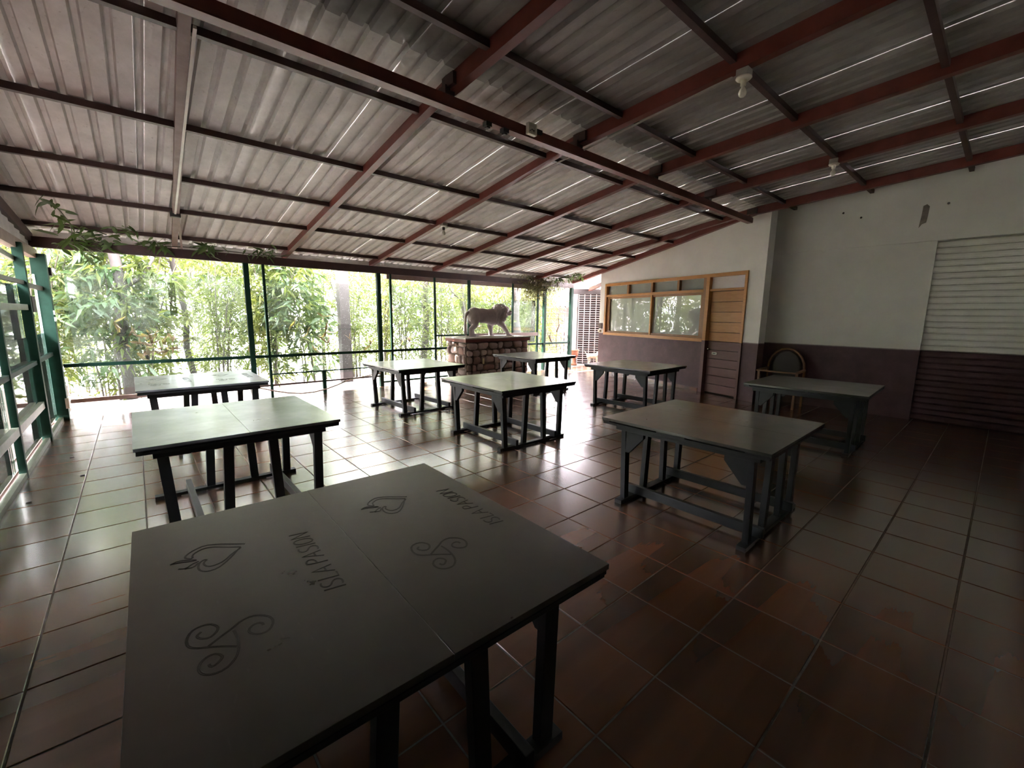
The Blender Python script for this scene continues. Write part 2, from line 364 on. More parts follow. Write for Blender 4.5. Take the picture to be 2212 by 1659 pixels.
ground = MB().add([(-40, -30, -.3), (60, -30, -.3), (60, 60, -.3), (-40, 60, -.3)], [(0, 1, 2, 3)]).build('ground', MAT['ground'])
tag(ground, 'dusty sunlit ground outside the glass walls', 'ground', kind='structure')
terrace = MB().box(-0.3, 16.5, 5.94, 8.0, -0.3, -0.03).build('path', MAT['ground'])
tag(terrace, 'pale sunlit path running behind the back glass wall', 'path', kind='structure')
gravel = MB().box(-3.2, -0.32, -5, 6.55, -0.3, -0.24).build('gravel', MAT['gravel'])
tag(gravel, 'pinkish gravel bed outside the left glass wall', 'gravel', kind='stuff')
kerb = MB().box(-0.34, -0.03, -4.3, 5.93, -0.3, -0.035).build('trim_1', MAT['kerb'])
tag(kerb, 'damp dark brown kerb strewn with litter along the left glass wall', 'kerb', kind='structure')
for k, yy in enumerate((-0.12, -0.22)):
    MB().bar((yy, -4.3, -0.025), (yy, 5.9, -0.025), 0.012, 0.02).build('kerb_line', MAT['pale_steel'], kerb)

# ------------------------------------------------------------------ roof
def zr(y): return 3.72 - 0.157 * y if y >= 0 else 3.72 - 0.075 * y
ceil = empty('ceiling'); tag(ceil, 'corrugated metal roof on red oxide rafters seen from below', 'ceiling', kind='structure')
P = 0.165
def sheet_mesh(ya, yb, lift, mat, n=5):
    xs = []
    for k in range(n):
        b = k * P
        xs += [(b, 0), (b + 0.098, 0), (b + 0.112, 0.034), (b + 0.147, 0.034), (b + 0.161, 0)]
    xs.append((n * P + 0.02, 0))
    ys = [ya + (yb - ya) * i / 4 for i in range(5)]
    vs = []; fs = []
    for y in ys:
        for x, z in xs: vs.append((x, y, zr(y) + 0.10 + lift + z))
    m = len(xs)
    for i in range(4):
        for k in range(m - 1): fs.append((i * m + k, i * m + k + 1, (i + 1) * m + k + 1, (i + 1) * m + k))
    b = MB(); b.add(vs, fs); return b.mesh('roofing_sheet', mat)
sh1 = sheet_mesh(6.3, -0.12, 0.0, MAT['sheet']); sh2 = sheet_mesh(0.10, -4.4, 0.006, MAT['sheet_dim'])
for k in range(-1, 18):  # left column added to block a sun stripe; passage columns extended for shade
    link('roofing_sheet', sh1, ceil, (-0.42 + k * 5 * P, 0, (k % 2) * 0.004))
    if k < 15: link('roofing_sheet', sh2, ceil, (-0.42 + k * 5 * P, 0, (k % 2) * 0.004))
for yp in (5.65, 4.38, 3.24, 1.97, 0.55, -0.57, -1.73, -2.92, -4.1):
    MB().bar((-0.25, yp, zr(yp) + 0.068), (12.6, yp, zr(yp) + 0.068), 0.055, 0.058).build('purlin', MAT['brown_steel'], ceil)
for xr in (3.35, 5.15, 6.8, 8.5, 10.3):
    MB().bar((xr, 6.15, zr(6.15) + 0.06), (xr, -0.05, zr(-0.05) + 0.06), 0.085, 0.12).build('rafter', MAT['rust_paint'], ceil)
    MB().bar((xr + 0.015, 0.03, zr(0.03) + 0.045), (xr + 0.015, -4.3, zr(-4.3) + 0.045), 0.085, 0.14).build('rafter', MAT['rust_paint'], ceil)
    MB().bar((xr - 0.03, 0.06, zr(0) + 0.04), (xr - 0.03, -0.12, zr(0) + 0.04), 0.07, 0.10).build('splice_bracket', MAT['brown_steel'], ceil)
MB().bar((1.62, 6.1, zr(6.1) + 0.05), (1.42, 0.05, zr(0.05) + 0.05), 0.075, 0.10).build('rafter', MAT['pale_steel'], ceil)
MB().bar((1.55, 4.3, zr(4.3) - 0.0), (1.49, 0.4, zr(.4) - 0.0), 0.022, 0.022).build('conduit', MAT['white_plastic'], ceil)
MB().box(1.49, 1.61, 4.28, 4.36, zr(4.3) - 0.04, zr(4.3) + 0.03).build('junction_box', MAT['black'], ceil)
MB().bar((1.72, 6.1, zr(6.1) - 0.02), (1.58, 4.3, zr(4.3)), 0.03, 0.03).build('conduit', MAT['pale_steel'], ceil)
MB().bar((12.12, 6.15, zr(6.15) + 0.05), (10.42, -0.05, zr(0) + 0.05), 0.10, 0.12).build('rafter', MAT['rust_paint'], ceil)
MB().bar((13.1, 6.2, 2.63), (12.0, 4.5, 2.78), 0.07, 0.12).build('rafter', MAT['rust_paint'], ceil)
MB().bar((-0.10, 6.15, zr(6.15) - 0.02), (-0.10, -4.3, zr(6.15) + 0.9), 0.10, 0.14).build('rafter', MAT['brown_steel'], ceil)
beam = MB()
for zc in (3.655,):
    beam.bar((-0.2, 0.04, zc), (10.38, 0.04, zc), 0.10, 0.012).bar((-0.2, 0.04, zc - 0.09), (10.38, 0.04, zc - 0.09), 0.10, 0.012).bar((-0.2, 0.075, zc - 0.045), (10.38, 0.075, zc - 0.045), 0.02, 0.09)
beam.bar((-0.2, 0.0, zc - 0.045), (10.38, 0.0, zc - 0.045), 0.03, 0.08)
bo = beam.build('beam', MAT['rust_paint']); tag(bo, 'long red oxide steel beam carrying the rafters across the room', 'beam', kind='structure')
for xk in (3.32, 5.12, 6.8, 8.5):
    MB().box(xk - 0.05, xk + 0.05, -0.02, 0.1, 3.66, 3.73).build('weld_plate', MAT['brown_steel'], bo)
# eave beam and fascia of the back wall
ev = MB().bar((-0.15, 5.98, 2.675), (11.95, 5.98, 2.675), 0.08, 0.155).build('trim_2', MAT['brown_steel'])
tag(ev, 'dark brown eave beam over the back glass wall', 'beam', kind='structure')
MB().bar((5.5, 6.06, 2.56), (10.3, 6.06, 2.56), 0.02, 0.13).build('fascia_strip', MAT['pale_steel'], ev)
MB().bar((2.9, 6.16, 2.66), (11.9, 6.16, 2.66), 0.02, 0.10).build('fascia_strip', MAT['brown_steel'], ev)
MB().bar((-0.3, 6.12, 2.81), (12.9, 6.12, 2.81), 0.01, 0.15).build('eave_filler', MAT['sheet'], ceil)
el = MB().bar((-0.06, 6.0, 2.50), (-0.06, -4.3, 2.50), 0.08, 0.13).build('trim_3', MAT['pale_steel'])
tag(el, 'weathered brown eave beam over the left glass wall', 'beam', kind='structure')
gab = MB(); n = 60; vs = []; fs = []
for i in range(n + 1):
    y = 6.0 - 10.3 * i / n; d = 0.0 if i % 2 else 0.02
    vs += [(-0.10 + d, y, 2.56), (-0.10 + d, y, zr(max(y, -4.3)) + 0.1)]
for i in range(n): fs.append((2 * i, 2 * i + 2, 2 * i + 3, 2 * i + 1))
gab.add(vs, fs).build('wall_gable', MAT['sheet'])
tag(bpy.data.objects['wall_gable'], 'corrugated metal infill above the left glass wall', 'wall', kind='structure')

# ------------------------------------------------------------------ back glass wall (Y = 5.95), bays between green posts
GY = 5.95
bays = [
  ('window_1', 0.08, 2.69, [(2.64, .085, 'green_steel')], 'back wall glass bay behind the far left table'),
  ('window_2', 2.69, 5.28, [(2.93, .045, 'green_steel'), (5.24, .085, 'green_steel')], 'back wall glass bay crossed by a dark square post outside'),
  ('window_3', 5.28, 7.80, [(5.53, .045, 'green_steel'), (6.71, .04, 'green_steel'), (7.76, .065, 'green_steel')], 'back wall glass bay to the left of the lion statue'),
  ('window_4', 7.80, 10.66, [(9.31, .045, 'green_steel'), (10.33, .05, 'green_steel'), (10.62, .09, 'green_steel')], 'back wall glass bay behind the lion statue'),
  ('window_5', 10.66, 11.92, [(11.86, .10, 'green_steel')], 'narrow open wire mesh bay beside the white lattice'),
]
def mk_bay(nm, xa, xb, posts, label):
    r = empty(nm, (xa, GY, 0)); tag(r, label, 'window', kind='structure')
    L = lambda x: x - xa
    for x, wd, mt in posts: MB().box(L(x) - wd / 2, L(x) + wd / 2, -wd / 2, wd / 2, 0, 2.6).build('post', MAT[mt], r)
    MB().bar((0, 0.0, 0.835), (xb - xa, 0.0, 0.835), 0.05, 0.055).build('rail', MAT['green_steel'], r)
    return r, L
B = []
for b in bays: B.append(mk_bay(*b))
def pane(r, x0, x1, y, z0, z1, L, mt='glass'):
    MB().box(L(x0), L(x1), y - 0.003, y + 0.003, z0, z1).build('pane', MAT[mt], r)
r, L = B[0]
stk = MB().box(L(1.46), L(1.56), 0.043, 0.045, 1.62, 2.18).build('sticker', MAT['sticker'], r)
tl_ = MB()
for q_, ch in enumerate('ZEXOIN'):
    ST = {'Z': [[(0, 1), (.5, 1), (0, 0), (.5, 0)]], 'E': [[(.45, 1), (0, 1), (0, 0), (.45, 0)], [(0, .5), (.4, .5)]], 'X': [[(0, 0), (.5, 1)], [(0, 1), (.5, 0)]], 'O': [[(.25, 0), (0, .3), (0, .7), (.25, 1), (.5, .7), (.5, .3), (.25, 0)]], 'I': [[(.25, 0), (.25, 1)]], 'N': [[(0, 0), (0, 1), (.5, 0), (.5, 1)]]}[ch]
    for st_ in ST:
        tl_.tube([(L(1.477) + b_ * 0.066, 0.040, 2.13 - q_ * 0.085 - a_ * 0.10) for a_, b_ in st_], 0.0045, 4)
tl_.build('lettering', MAT['wire'], stk)
pane(r, 0.22, 2.58, 0.05, 0.42, 1.33, L, 'glass_hazy'); pane(r, 0.22, 2.58, 0.062, 1.31, 2.34, L, 'glass_hazy')
MB().bar((L(0.1), 0.0, 0.27), (L(2.64), 0.0, 0.27), 0.06, 0.06).build('rail', MAT['pale_steel'], r)
r, L = B[1]
pane(r, 2.98, 4.1, 0.05, 0.40, 1.36, L); pane(r, 4.1, 5.18, 0.05, 0.40, 1.36, L); pane(r, 2.98, 5.18, 0.062, 1.34, 2.32, L)
MB().bar((L(2.64), 0.0, 0.25), (L(5.24), 0.0, 0.25), 0.04, 0.03).build('rail', MAT['brown_steel'], r)
MB().bar((L(2.95), 0.0, 0.47), (L(5.24), 0.0, 0.47), 0.03, 0.025).build('rail', MAT['green_steel'], r)
MB().box(L(3.91), L(3.98), -0.03, 0.03, 0, 0.47).build('short_post', MAT['green_steel'], r)
MB().tube([(L(2.7 + 2.5 * i / 10), -0.05, 0.23 - 0.20 * math.sin(PI * min(1, i / 7)) * (1 if i < 8 else 0.2) + (0.1 * max(0, i - 7) / 3)) for i in range(11)], 0.014).build('sagging_pipe', MAT['pale_steel'], r, smooth=True)
r, L = B[2]
pane(r, 5.58, 6.66, 0.05, 0.40, 1.36, L); pane(r, 5.58, 6.66, 0.062, 1.34, 2.36, L); pane(r, 6.75, 7.70, 0.05, 1.18, 2.36, L)
MB().bar((L(6.71), 0, 1.16), (L(7.80), 0, 1.16), 0.04, 0.04).build('rail', MAT['green_steel'], r)
MB().bar((L(5.28), 0, 0.10), (L(7.80), 0, 0.10), 0.05, 0.04).build('rail', MAT['green_steel'], r)
r, L = B[3]
pane(r, 7.82, 9.26, 0.05, 1.18, 2.05, L); pane(r, 9.36, 10.28, 0.05, 0.9, 2.15, L, 'glass_hazy')
MB().bar((L(7.80), 0, 1.14), (L(10.33), 0, 1.14), 0.06, 0.10).build('rail', MAT['pale_steel'], r)
r, L = B[4]
wm = MB()
for k in range(9): wm.tube([(L(10.74 + k * 0.13), 0.08, 0), (L(10.74 + k * 0.13), 0.08, 2.45)], 0.004, 4, False)
for k in range(16): wm.tube([(L(10.66), 0.08, 0.1 + k * 0.155), (L(11.86), 0.08, 0.1 + k * 0.155)], 0.004, 4, False)
wm.build('wire_mesh', MAT['wire'], r)['kind'] = 'stuff'

# ------------------------------------------------------------------ left glass wall (X = 0)
cp = empty('column_corner', (0, 5.92, 0)); tag(cp, 'dark green steel column in the far left corner', 'column', kind='structure')
MB().box(-0.09, 0.07, -0.08, 0.08, 0, 2.5).build('column_shaft', MAT['green_steel'], cp)
MB().box(-0.085, -0.06, -0.11, -0.083, 0.1, 2.2).build('glass_fin', MAT['glass_edge'], cp)
for zz in (1.62, 1.52): MB().box(0.07, 0.085, -0.09, -0.03, zz, zz + 0.06).build('switch', MAT['white_plastic'], cp)
MB().box(0.05, 0.09, -0.10, -0.02, 0.18, 0.34).build('socket_box', MAT['white_plastic'], cp)
MB().box(-0.005, 0.10, 0.08, 0.14, 2.2, 2.32).build('bracket', MAT['brown_steel'], cp)
lb = [('window_6', 4.45, 5.85, 'left wall glass bay next to the corner column'), ('window_7', 2.8, 4.45, 'left wall glass bay between the two slim green posts'),
      ('window_8', -0.4, 2.8, 'left wall glass bay beside the left edge of the floor'), ]
for nm, ya, yb, lab in lb:
    r = empty(nm, (-0.02, ya, 0)); tag(r, lab, 'window', kind='structure'); d = yb - ya
    wd = 0.09 if nm == 'window_6' else 0.055
    MB().box(-wd / 2, wd / 2, -wd / 2, wd / 2, -0.05, 2.5).build('post', MAT['green_steel'], r)
    if nm != 'window_6':
        MB().bar((0.0, 0, 0.485), (0.0, d, 0.485), 0.05, 0.085).build('rail', MAT['light_green'], r)
        MB().bar((0.0, 0, 1.72), (0.0, d, 1.72), 0.04, 0.07).build('rail', MAT['light_green'], r)
        MB().bar((-0.05, 0, 2.36), (-0.05, d, 2.30), 0.04, 0.06).build('rail', MAT['light_green'], r)
        MB().bar((0.0, 0, 2.02), (0.0, d, 2.02), 0.04, 0.045).build('rail', MAT['brown_steel'], r)
    else:
        MB().bar((0.0, 0, 2.00), (0.0, d, 2.00), 0.04, 0.06).build('rail', MAT['brown_steel'], r)
        MB().box(0.02, 0.05, 0.06, 0.30, 1.66, 1.86).build('meter_plate', MAT['brown_post'], r)
    MB().bar((0.0, 0, 1.03), (0.0, d, 1.03), 0.04, 0.05).build('rail', MAT['green_steel'], r)
    MB().bar((0.0, 0, 0.02), (0.0, d, 0.02), 0.05, 0.06).build('rail', MAT['light_green'], r)
    MB().box(-0.043, -0.037, 0.06, d - 0.05, 0.08, 1.35).build('pane', MAT['glass_clear'], r)
    if nm != 'window_6': MB().box(-0.053, -0.047, 0.06, d - 0.05, 1.33, 1.98).build('pane', MAT['glass_clear'], r)

wl = MB().box(-0.12, 0.02, -4.1, -0.45, -0.05, 3.0).build('wall_left', MAT['wall']); tag(wl, 'solid left wall beside the camera', 'wall', kind='structure')
# ------------------------------------------------------------------ window wall (skewed), recess wall, lintel, shutter
A = Vector((10.35, -0.35, 0)); ang = math.atan2(1.46, 5.0)          # u runs away from the camera along the wall
WR = Matrix.Translation(A) @ Matrix.Rotation(PI / 2 - ang, 4, 'Z')   # local x = u, local -y = thickness behind
def wall_prism(us, z_lo, y0, y1, holes=None):
    pass
ww = MB()
def seg(u0, u1, z0, z1a, z1b, mb=None, t=0.18):
    mb = mb or ww
    vs = [WR @ Vector((u, -y, z)) for y in (0, t) for (u, z) in ((u0, z0), (u1, z0), (u1, z1b), (u0, z1a))]
    mb.add(vs, [(0, 1, 2, 3), (7, 6, 5, 4), (0, 4, 5, 1), (1, 5, 6, 2), (2, 6, 7, 3), (3, 7, 4, 0)])
def ztop(u): return zr(max(-0.35 + u * math.cos(ang), 0)) + 0.08
seg(0, 0.35, 0, ztop(0), ztop(0.35)); seg(0.35, 5.06, 2.66, ztop(0.35), ztop(5.06)); seg(1.36, 5.06, 0, 1.16, 1.16); seg(5.06, 5.32, 0, ztop(5.06), ztop(5.32))
seg(0.35, 1.36, 2.64, 2.66, 2.66)
wwo = ww.build('wall_window', MAT['wall']); tag(wwo, 'white over purple-brown wall holding the wooden window and door', 'wall', kind='structure')
rt = MB();  # hidden wall added behind the window wall to keep light out
vs = [WR @ Vector((u, -y, z)) for u in (5.14, 5.32) for (y, z) in ((0.18, 0), (2.6, 0), (2.6, 2.9), (0.18, 2.9))]
rt.add(vs, [(0, 1, 2, 3), (7, 6, 5, 4), (0, 4, 5, 1), (1, 5, 6, 2), (2, 6, 7, 3), (3, 7, 4, 0)]).build('wall_light_block', MAT['wall'])
tag(bpy.data.objects['wall_light_block'], 'hidden return of the window wall, added to block light', 'wall', kind='structure')
bb = MB(); vs = [WR @ Vector((u, y, z)) for y in (0.0, 0.012) for (u, z) in ((1.4, 0), (5.3, 0), (5.3, 0.08), (1.4, 0.08))]
bb.add(vs, [(0, 1, 2, 3), (7, 6, 5, 4), (0, 4, 5, 1), (1, 5, 6, 2), (2, 6, 7, 3), (3, 7, 4, 0)]).build('baseboard_window', MAT['tile'])
tag(bpy.data.objects['baseboard_window'], 'terracotta baseboard under the wooden window', 'baseboard', kind='structure')

rw = MB(); rx = 10.97
rw.box(rx, rx + .25, -2.57, -0.12, 0, 2.99)                     # plain panel
rw.box(rx - 0.035, rx + .25, -4.4, -0.12, 2.99, 4.2)           # lintel zone, slightly proud
rw.box(10.45, rx, -0.16, -0.12 + 0.02, 0, 3.86)                   # side of the recess
rw.box(rx + 0.14, rx + .3, -4.4, -2.57, 0, 2.99)
rwo = rw.build('wall_recess', MAT['wall']); tag(rwo, 'set back white over dark purple wall at the dark end of the room', 'wall', kind='structure')
MB().box(rx + 0.001, rx + .14, -2.66, -2.565, 0, 2.99).build('reveal_strip', MAT['wall'], rwo)
# chipped slot in the plaster
hl = MB(); hs = [(-2.425, 3.56), (-2.47, 3.58), (-2.505, 3.54), (-2.50, 3.40), (-2.49, 3.29), (-2.44, 3.27), (-2.405, 3.21), (-2.42, 3.40)]
vs = [(rx - 0.038, y, z) for y, z in hs] + [(rx - 0.0365, -2.46 + (y + 2.46) * .7, 3.4 + (z - 3.4) * .85) for y, z in hs]
hl.add(vs, [tuple(range(8, 16))] + [(k, (k + 1) % 8, 8 + (k + 1) % 8, 8 + k) for k in range(8)]).build('plaster_chip', MAT['chip'], rwo)
for (yy, zz) in ((-1.35, 3.62), (-1.62, 3.5), (-2.72, 3.55)):
    MB().lathe([(0.018, 0), (0.014, 0.006), (0.002, 0.007)], 8).build('nail_hole', MAT['brown_post'], rwo, loc=(rx - 0.036, yy, zz)).rotation_euler = (0, -PI / 2, 0)
shut = empty('roller_shutter', (rx + 0.07, -3.45, 0)); tag(shut, 'white ribbed roller shutter with a purple-brown lower part', 'shutter')
for k in range(30):
    z = 0.01 + k * 0.099
    MB().add([(0, -0.56, z), (0, 0.83, z), (-0.014, 0.83, z + 0.02), (-0.014, -0.56, z + 0.02), (-0.016, -0.56, z + 0.05), (-0.016, 0.83, z + 0.05), (-0.012, 0.83, z + 0.08), (-0.012, -0.56, z + 0.08), (0, -0.56, z + 0.093), (0, 0.83, z + 0.093), (0.03, 0.83, z + 0.093), (0.03, -0.56, z + 0.093), (0.03, 0.83, z), (0.03, -0.56, z)],
             [(0, 1, 2, 3), (3, 2, 5, 4), (4, 5, 6, 7), (7, 6, 9, 8), (8, 9, 10, 11), (11, 10, 12, 13), (0, 13, 12, 1), (1, 12, 10, 9, 6, 5, 2), (0, 3, 4, 7, 8, 11, 13)]).build('slat', MAT['wall'], shut)
sw = MB().box(-0.4, 11.2, -4.25, -4.02, 0, 4.1).build('wall_south', MAT['wall']); tag(sw, 'plain wall of the dark side, behind the camera', 'wall', kind='structure')

# wooden window and door in the window wall
def wbox(mb, u0, u1, y0, y1, z0, z1):
    vs = [Vector((u, y, z)) for z in (z0, z1) for y in (y0, y1) for u in (u0, u1)]
    return mb.add(vs, [(0, 2, 3, 1), (4, 5, 7, 6), (0, 1, 5, 4), (2, 6, 7, 3), (0, 4, 6, 2), (1, 3, 7, 5)])
win = empty('window_10'); win.matrix_world = WR; tag(win, 'long honey wood framed window with pale screened panes', 'window', kind='structure')
def wb(name, mat, u0, u1, y0, y1, z0, z1, par, bev=0.0):
    return wbox(MB(), u0, u1, y0, y1, z0, z1).build(name, MAT[mat], par, bevel=bev)
wb('sill', 'oak', 1.36, 5.06, -0.10, 0.035, 1.155, 1.235, win, 0.004)
wb('frame_head', 'oak', 0.35, 5.06, -0.10, 0.03, 2.585, 2.66, win, 0.004)
wb('frame_side', 'oak', 4.98, 5.06, -0.10, 0.03, 1.235, 2.585, win, 0.004)
wb('frame_side', 'oak_rail', 1.36, 1.44, -0.10, 0.02, 1.235, 2.585, win, 0.004)
wb('transom_rail', 'oak', 1.44, 4.98, -0.09, 0.022, 2.27, 2.335, win, 0.004)
for u in (4.04, 3.10, 2.20): wb('mullion', 'oak_rail', u - 0.035, u + 0.035, -0.09, 0.012, 2.335, 2.585, win, 0.003)
wb('mullion', 'oak', 3.075, 3.125, -0.09, 0.005, 1.235, 2.27, win, 0.003)
wb('sash_rail', 'oak_rail', 1.44, 4.98, -0.09, -0.02, 2.215, 2.27, win, 0.003)
wb('sash_rail', 'oak_rail', 1.44, 4.98, -0.09, -0.02, 1.235, 1.285, win, 0.003)
wb('sash_stile', 'oak_rail', 1.44, 1.52, -0.09, -0.02, 1.285, 2.215, win, 0.003)
wb('sash_stile', 'oak_rail', 4.86, 4.98, -0.09, -0.02, 1.285, 2.215, win, 0.003)
for a, b in ((1.52, 3.075), (3.125, 4.86)): wb('pane', 'frost', a, b, -0.07, -0.06, 1.285, 2.215, win)
for a, b in ((1.44, 2.165), (2.235, 3.065), (3.135, 4.005), (4.075, 4.98)): wb('pane', 'frost', a, b, -0.075, -0.065, 2.335, 2.585, win)
wb('backing_board', 'dark_inside', 1.40, 5.0, -0.17, -0.15, 1.2, 2.62, win)
door = empty('door_1'); door.matrix_world = WR; tag(door, 'boarded wooden door, honey varnished above and painted brown below', 'door', kind='structure')
wb('door_post', 'oak', 1.27, 1.36, -0.12, 0.03, 1.19, 2.60, door, 0.004); wb('door_post', 'door_low', 1.27, 1.36, -0.12, 0.03, 0, 1.19, door, 0.004)
wb('door_post', 'oak', 0.35, 0.41, -0.10, 0.03, 1.19, 2.60, door, 0.004); wb('door_post', 'door_low', 0.35, 0.41, -0.10, 0.03, 0, 1.19, door, 0.004)
wb('transom_rail', 'oak', 0.41, 1.27, -0.10, 0.01, 2.28, 2.33, door, 0.003)
for k in range(3): wb('louvre_pane', 'white_blind', 0.41, 1.27, -0.06 - 0.004 * k, -0.05 - 0.004 * k, 2.33 + k * 0.086, 2.33 + (k + 1) * 0.086 + 0.004, door)
lz = [0.03, 0.225, 0.42, 0.61, 0.80, 0.995, 1.19]
for a, b in zip(lz[:-1], lz[1:]): wb('plank', 'door_low', 0.44, 1.25, -0.09, -0.055, a, b - 0.008, door, 0.004)
uz_ = [1.19, 1.39, 1.61, 1.83, 2.05, 2.28]
for a, b in zip(uz_[:-1], uz_[1:]): wb('plank', 'oak', 0.44, 1.25, -0.09, -0.055, a, b - 0.008, door, 0.004)
wb('door_stile', 'oak', 0.41, 0.44, -0.09, -0.045, 1.19, 2.28, door); wb('door_stile', 'door_low', 0.41, 0.44, -0.09, -0.045, 0.02, 1.19, door)
wb('door_core', 'dark_inside', 0.41, 1.27, -0.12, -0.092, 0.0, 2.30, door)
kn = MB().lathe([(0.022, 0), (0.022, 0.004), (0.008, 0.006), (0.008, 0.03), (0.022, 0.036), (0.026, 0.05), (0.018, 0.062), (0.003, 0.066)], 14).build('knob', MAT['chrome'], door, smooth=True, loc=(1.20, -0.055, 1.00)); kn.rotation_euler = (-PI / 2, 0, 0)
wb('latch_plate', 'white_plastic', 1.00, 1.12, -0.055, -0.045, 0.89, 0.94, door); wb('latch_slot', 'black', 1.02, 1.10, -0.045, -0.040, 0.905, 0.925, door)
# small electric box on the end of the wall
eb = empty('electric_box'); eb.matrix_world = WR; tag(eb, 'small grey socket box at the free end of the window wall', 'socket')
wb('box', 'concrete', 5.14, 5.31, 0.0, 0.03, 1.33, 1.50, eb, 0.004); wb('plug', 'white_plastic', 5.2, 5.3, 0.0, 0.06, 1.22, 1.30, eb, 0.006)

# ------------------------------------------------------------------ tables
LX, LY, HT = 1.342, 1.384, 0.80
SPADE = [[(-0.331, 0.298), (-0.369, 0.325), (-0.413, 0.362), (-0.455, 0.381), (-0.489, 0.366), (-0.513, 0.343), (-0.519, 0.326), (-0.514, 0.312), (-0.497, 0.298), (-0.497, 0.326), (-0.485, 0.343), (-0.457, 0.358), (-0.428, 0.346), (-0.392, 0.314), (-0.348, 0.282)],
 [(-0.348, 0.278), (-0.356, 0.274), (-0.383, 0.23), (-0.407, 0.197), (-0.436, 0.169), (-0.464, 0.168), (-0.483, 0.188), (-0.488, 0.217), (-0.482, 0.25), (-0.467, 0.264), (-0.456, 0.259), (-0.468, 0.247), (-0.47, 0.227), (-0.46, 0.202), (-0.439, 0.197), (-0.412, 0.209), (-0.38, 0.251), (-0.353, 0.272)],
 [(-0.562, 0.3), (-0.54, 0.312), (-0.511, 0.298), (-0.481, 0.276), (-0.506, 0.28), (-0.535, 0.295), (-0.562, 0.3)], [(-0.541, 0.249), (-0.521, 0.236), (-0.501, 0.258), (-0.482, 0.264)], [(-0.524, 0.235), (-0.498, 0.229), (-0.485, 0.253)]]
SWIRL = [[(-0.502, -0.245), (-0.474, -0.226), (-0.441, -0.206), (-0.417, -0.187), (-0.389, -0.183), (-0.364, -0.198), (-0.346, -0.222), (-0.343, -0.248), (-0.357, -0.277), (-0.376, -0.285), (-0.395, -0.274), (-0.406, -0.257), (-0.406, -0.241), (-0.394, -0.228), (-0.378, -0.228), (-0.369, -0.238), (-0.37, -0.249)],
 [(-0.441, -0.294), (-0.47, -0.27), (-0.503, -0.247), (-0.529, -0.232), (-0.544, -0.212), (-0.546, -0.18), (-0.534, -0.149), (-0.514, -0.139), (-0.489, -0.144), (-0.474, -0.164), (-0.471, -0.181), (-0.48, -0.199), (-0.496, -0.21), (-0.512, -0.201), (-0.521, -0.187), (-0.521, -0.176), (-0.511, -0.168)],
 [(-0.439, -0.218), (-0.435, -0.253), (-0.437, -0.292), (-0.444, -0.323), (-0.457, -0.347), (-0.478, -0.364), (-0.504, -0.363), (-0.522, -0.348), (-0.529, -0.329), (-0.527, -0.305), (-0.514, -0.289), (-0.495, -0.284), (-0.48, -0.297), (-0.476, -0.312), (-0.486, -0.326), (-0.499, -0.334), (-0.506, -0.328), (-0.506, -0.319)]]
GLY = {  # stroke letters: x = reading direction 0..w, y = height 0..1
 'I': (0.10, [[(0.05, 0), (0.05, 1)]]),
 'S': (0.50, [[(0.02, 0.10), (0.12, 0.02), (0.30, 0.0), (0.42, 0.10), (0.44, 0.28), (0.34, 0.44), (0.12, 0.58), (0.04, 0.74), (0.08, 0.92), (0.24, 1.0), (0.40, 0.95)]]),
 'L': (0.42, [[(0.05, 1), (0.05, 0), (0.40, 0)]]),
 'A': (0.56, [[(0.0, 0), (0.27, 1), (0.54, 0)], [(0.12, 0.38), (0.42, 0.38)]]),
 'P': (0.46, [[(0.05, 0), (0.05, 1), (0.26, 1.0), (0.42, 0.90), (0.44, 0.72), (0.36, 0.56), (0.05, 0.52)]]),
 'O': (0.56, [[(0.27, 0), (0.08, 0.10), (0.0, 0.5), (0.08, 0.9), (0.27, 1), (0.46, 0.9), (0.54, 0.5), (0.46, 0.10), (0.27, 0)]]),
 'N': (0.52, [[(0.03, 0), (0.03, 1), (0.48, 0), (0.48, 1)]]), ' ': (0.12, [])}
def smooth_path(p, it=2):
    for _ in range(it):
        q = [p[0]]
        for a, b in zip(p[:-1], p[1:]): q += [(a[0] * .75 + b[0] * .25, a[1] * .75 + b[1] * .25), (a[0] * .25 + b[0] * .75, a[1] * .25 + b[1] * .75)]
        q.append(p[-1]); p = q
    return p
def groove(mb, path, z, wd=0.0036, ox=0, oy=0):
    # a carved line: V groove lying just proud of the paint, dark inside, with raised burr edges
    pts = [Vector((x + ox, y + oy, z)) for x, y in path]; n = len(pts); o = len(mb.v)
    for i, p in enumerate(pts):
        d = (pts[min(i + 1, n - 1)] - pts[max(i - 1, 0)]).normalized(); s = Vector((-d.y, d.x, 0))
        mb.v += [tuple(p - s * wd * 1.0), tuple(p - s * wd * 0.55 + Vector((0, 0, 0.0010))), tuple(p + Vector((0, 0, 0.0002))), tuple(p + s * wd * 0.55 + Vector((0, 0, 0.0010))), tuple(p + s * wd * 1.0)]
    for i in range(n - 1):
        for k in range(4): mb.f.append((o + i * 5 + k, o + (i + 1) * 5 + k, o + (i + 1) * 5 + k + 1, o + i * 5 + k + 1))
def lettering(mb, z, ox, oy):
    s = 'ISLA PASION'; H = 0.067; tot = sum(GLY[c][0] + 0.10 for c in s) - 0.10; k = 0.458 / tot; x = 0
    for c in s:
        wd, st = GLY[c]
        for p in st:
            q = smooth_path(p, 1) if c in 'SOP' else p
            # reading direction is +Y, top of the letters towards -X
            groove(mb, [(-0.118 - b * H + ox, -0.212 + (x + a) * k + oy + b * 0.012) for a, b in q], z, 0.0034)
        x += wd + 0.10
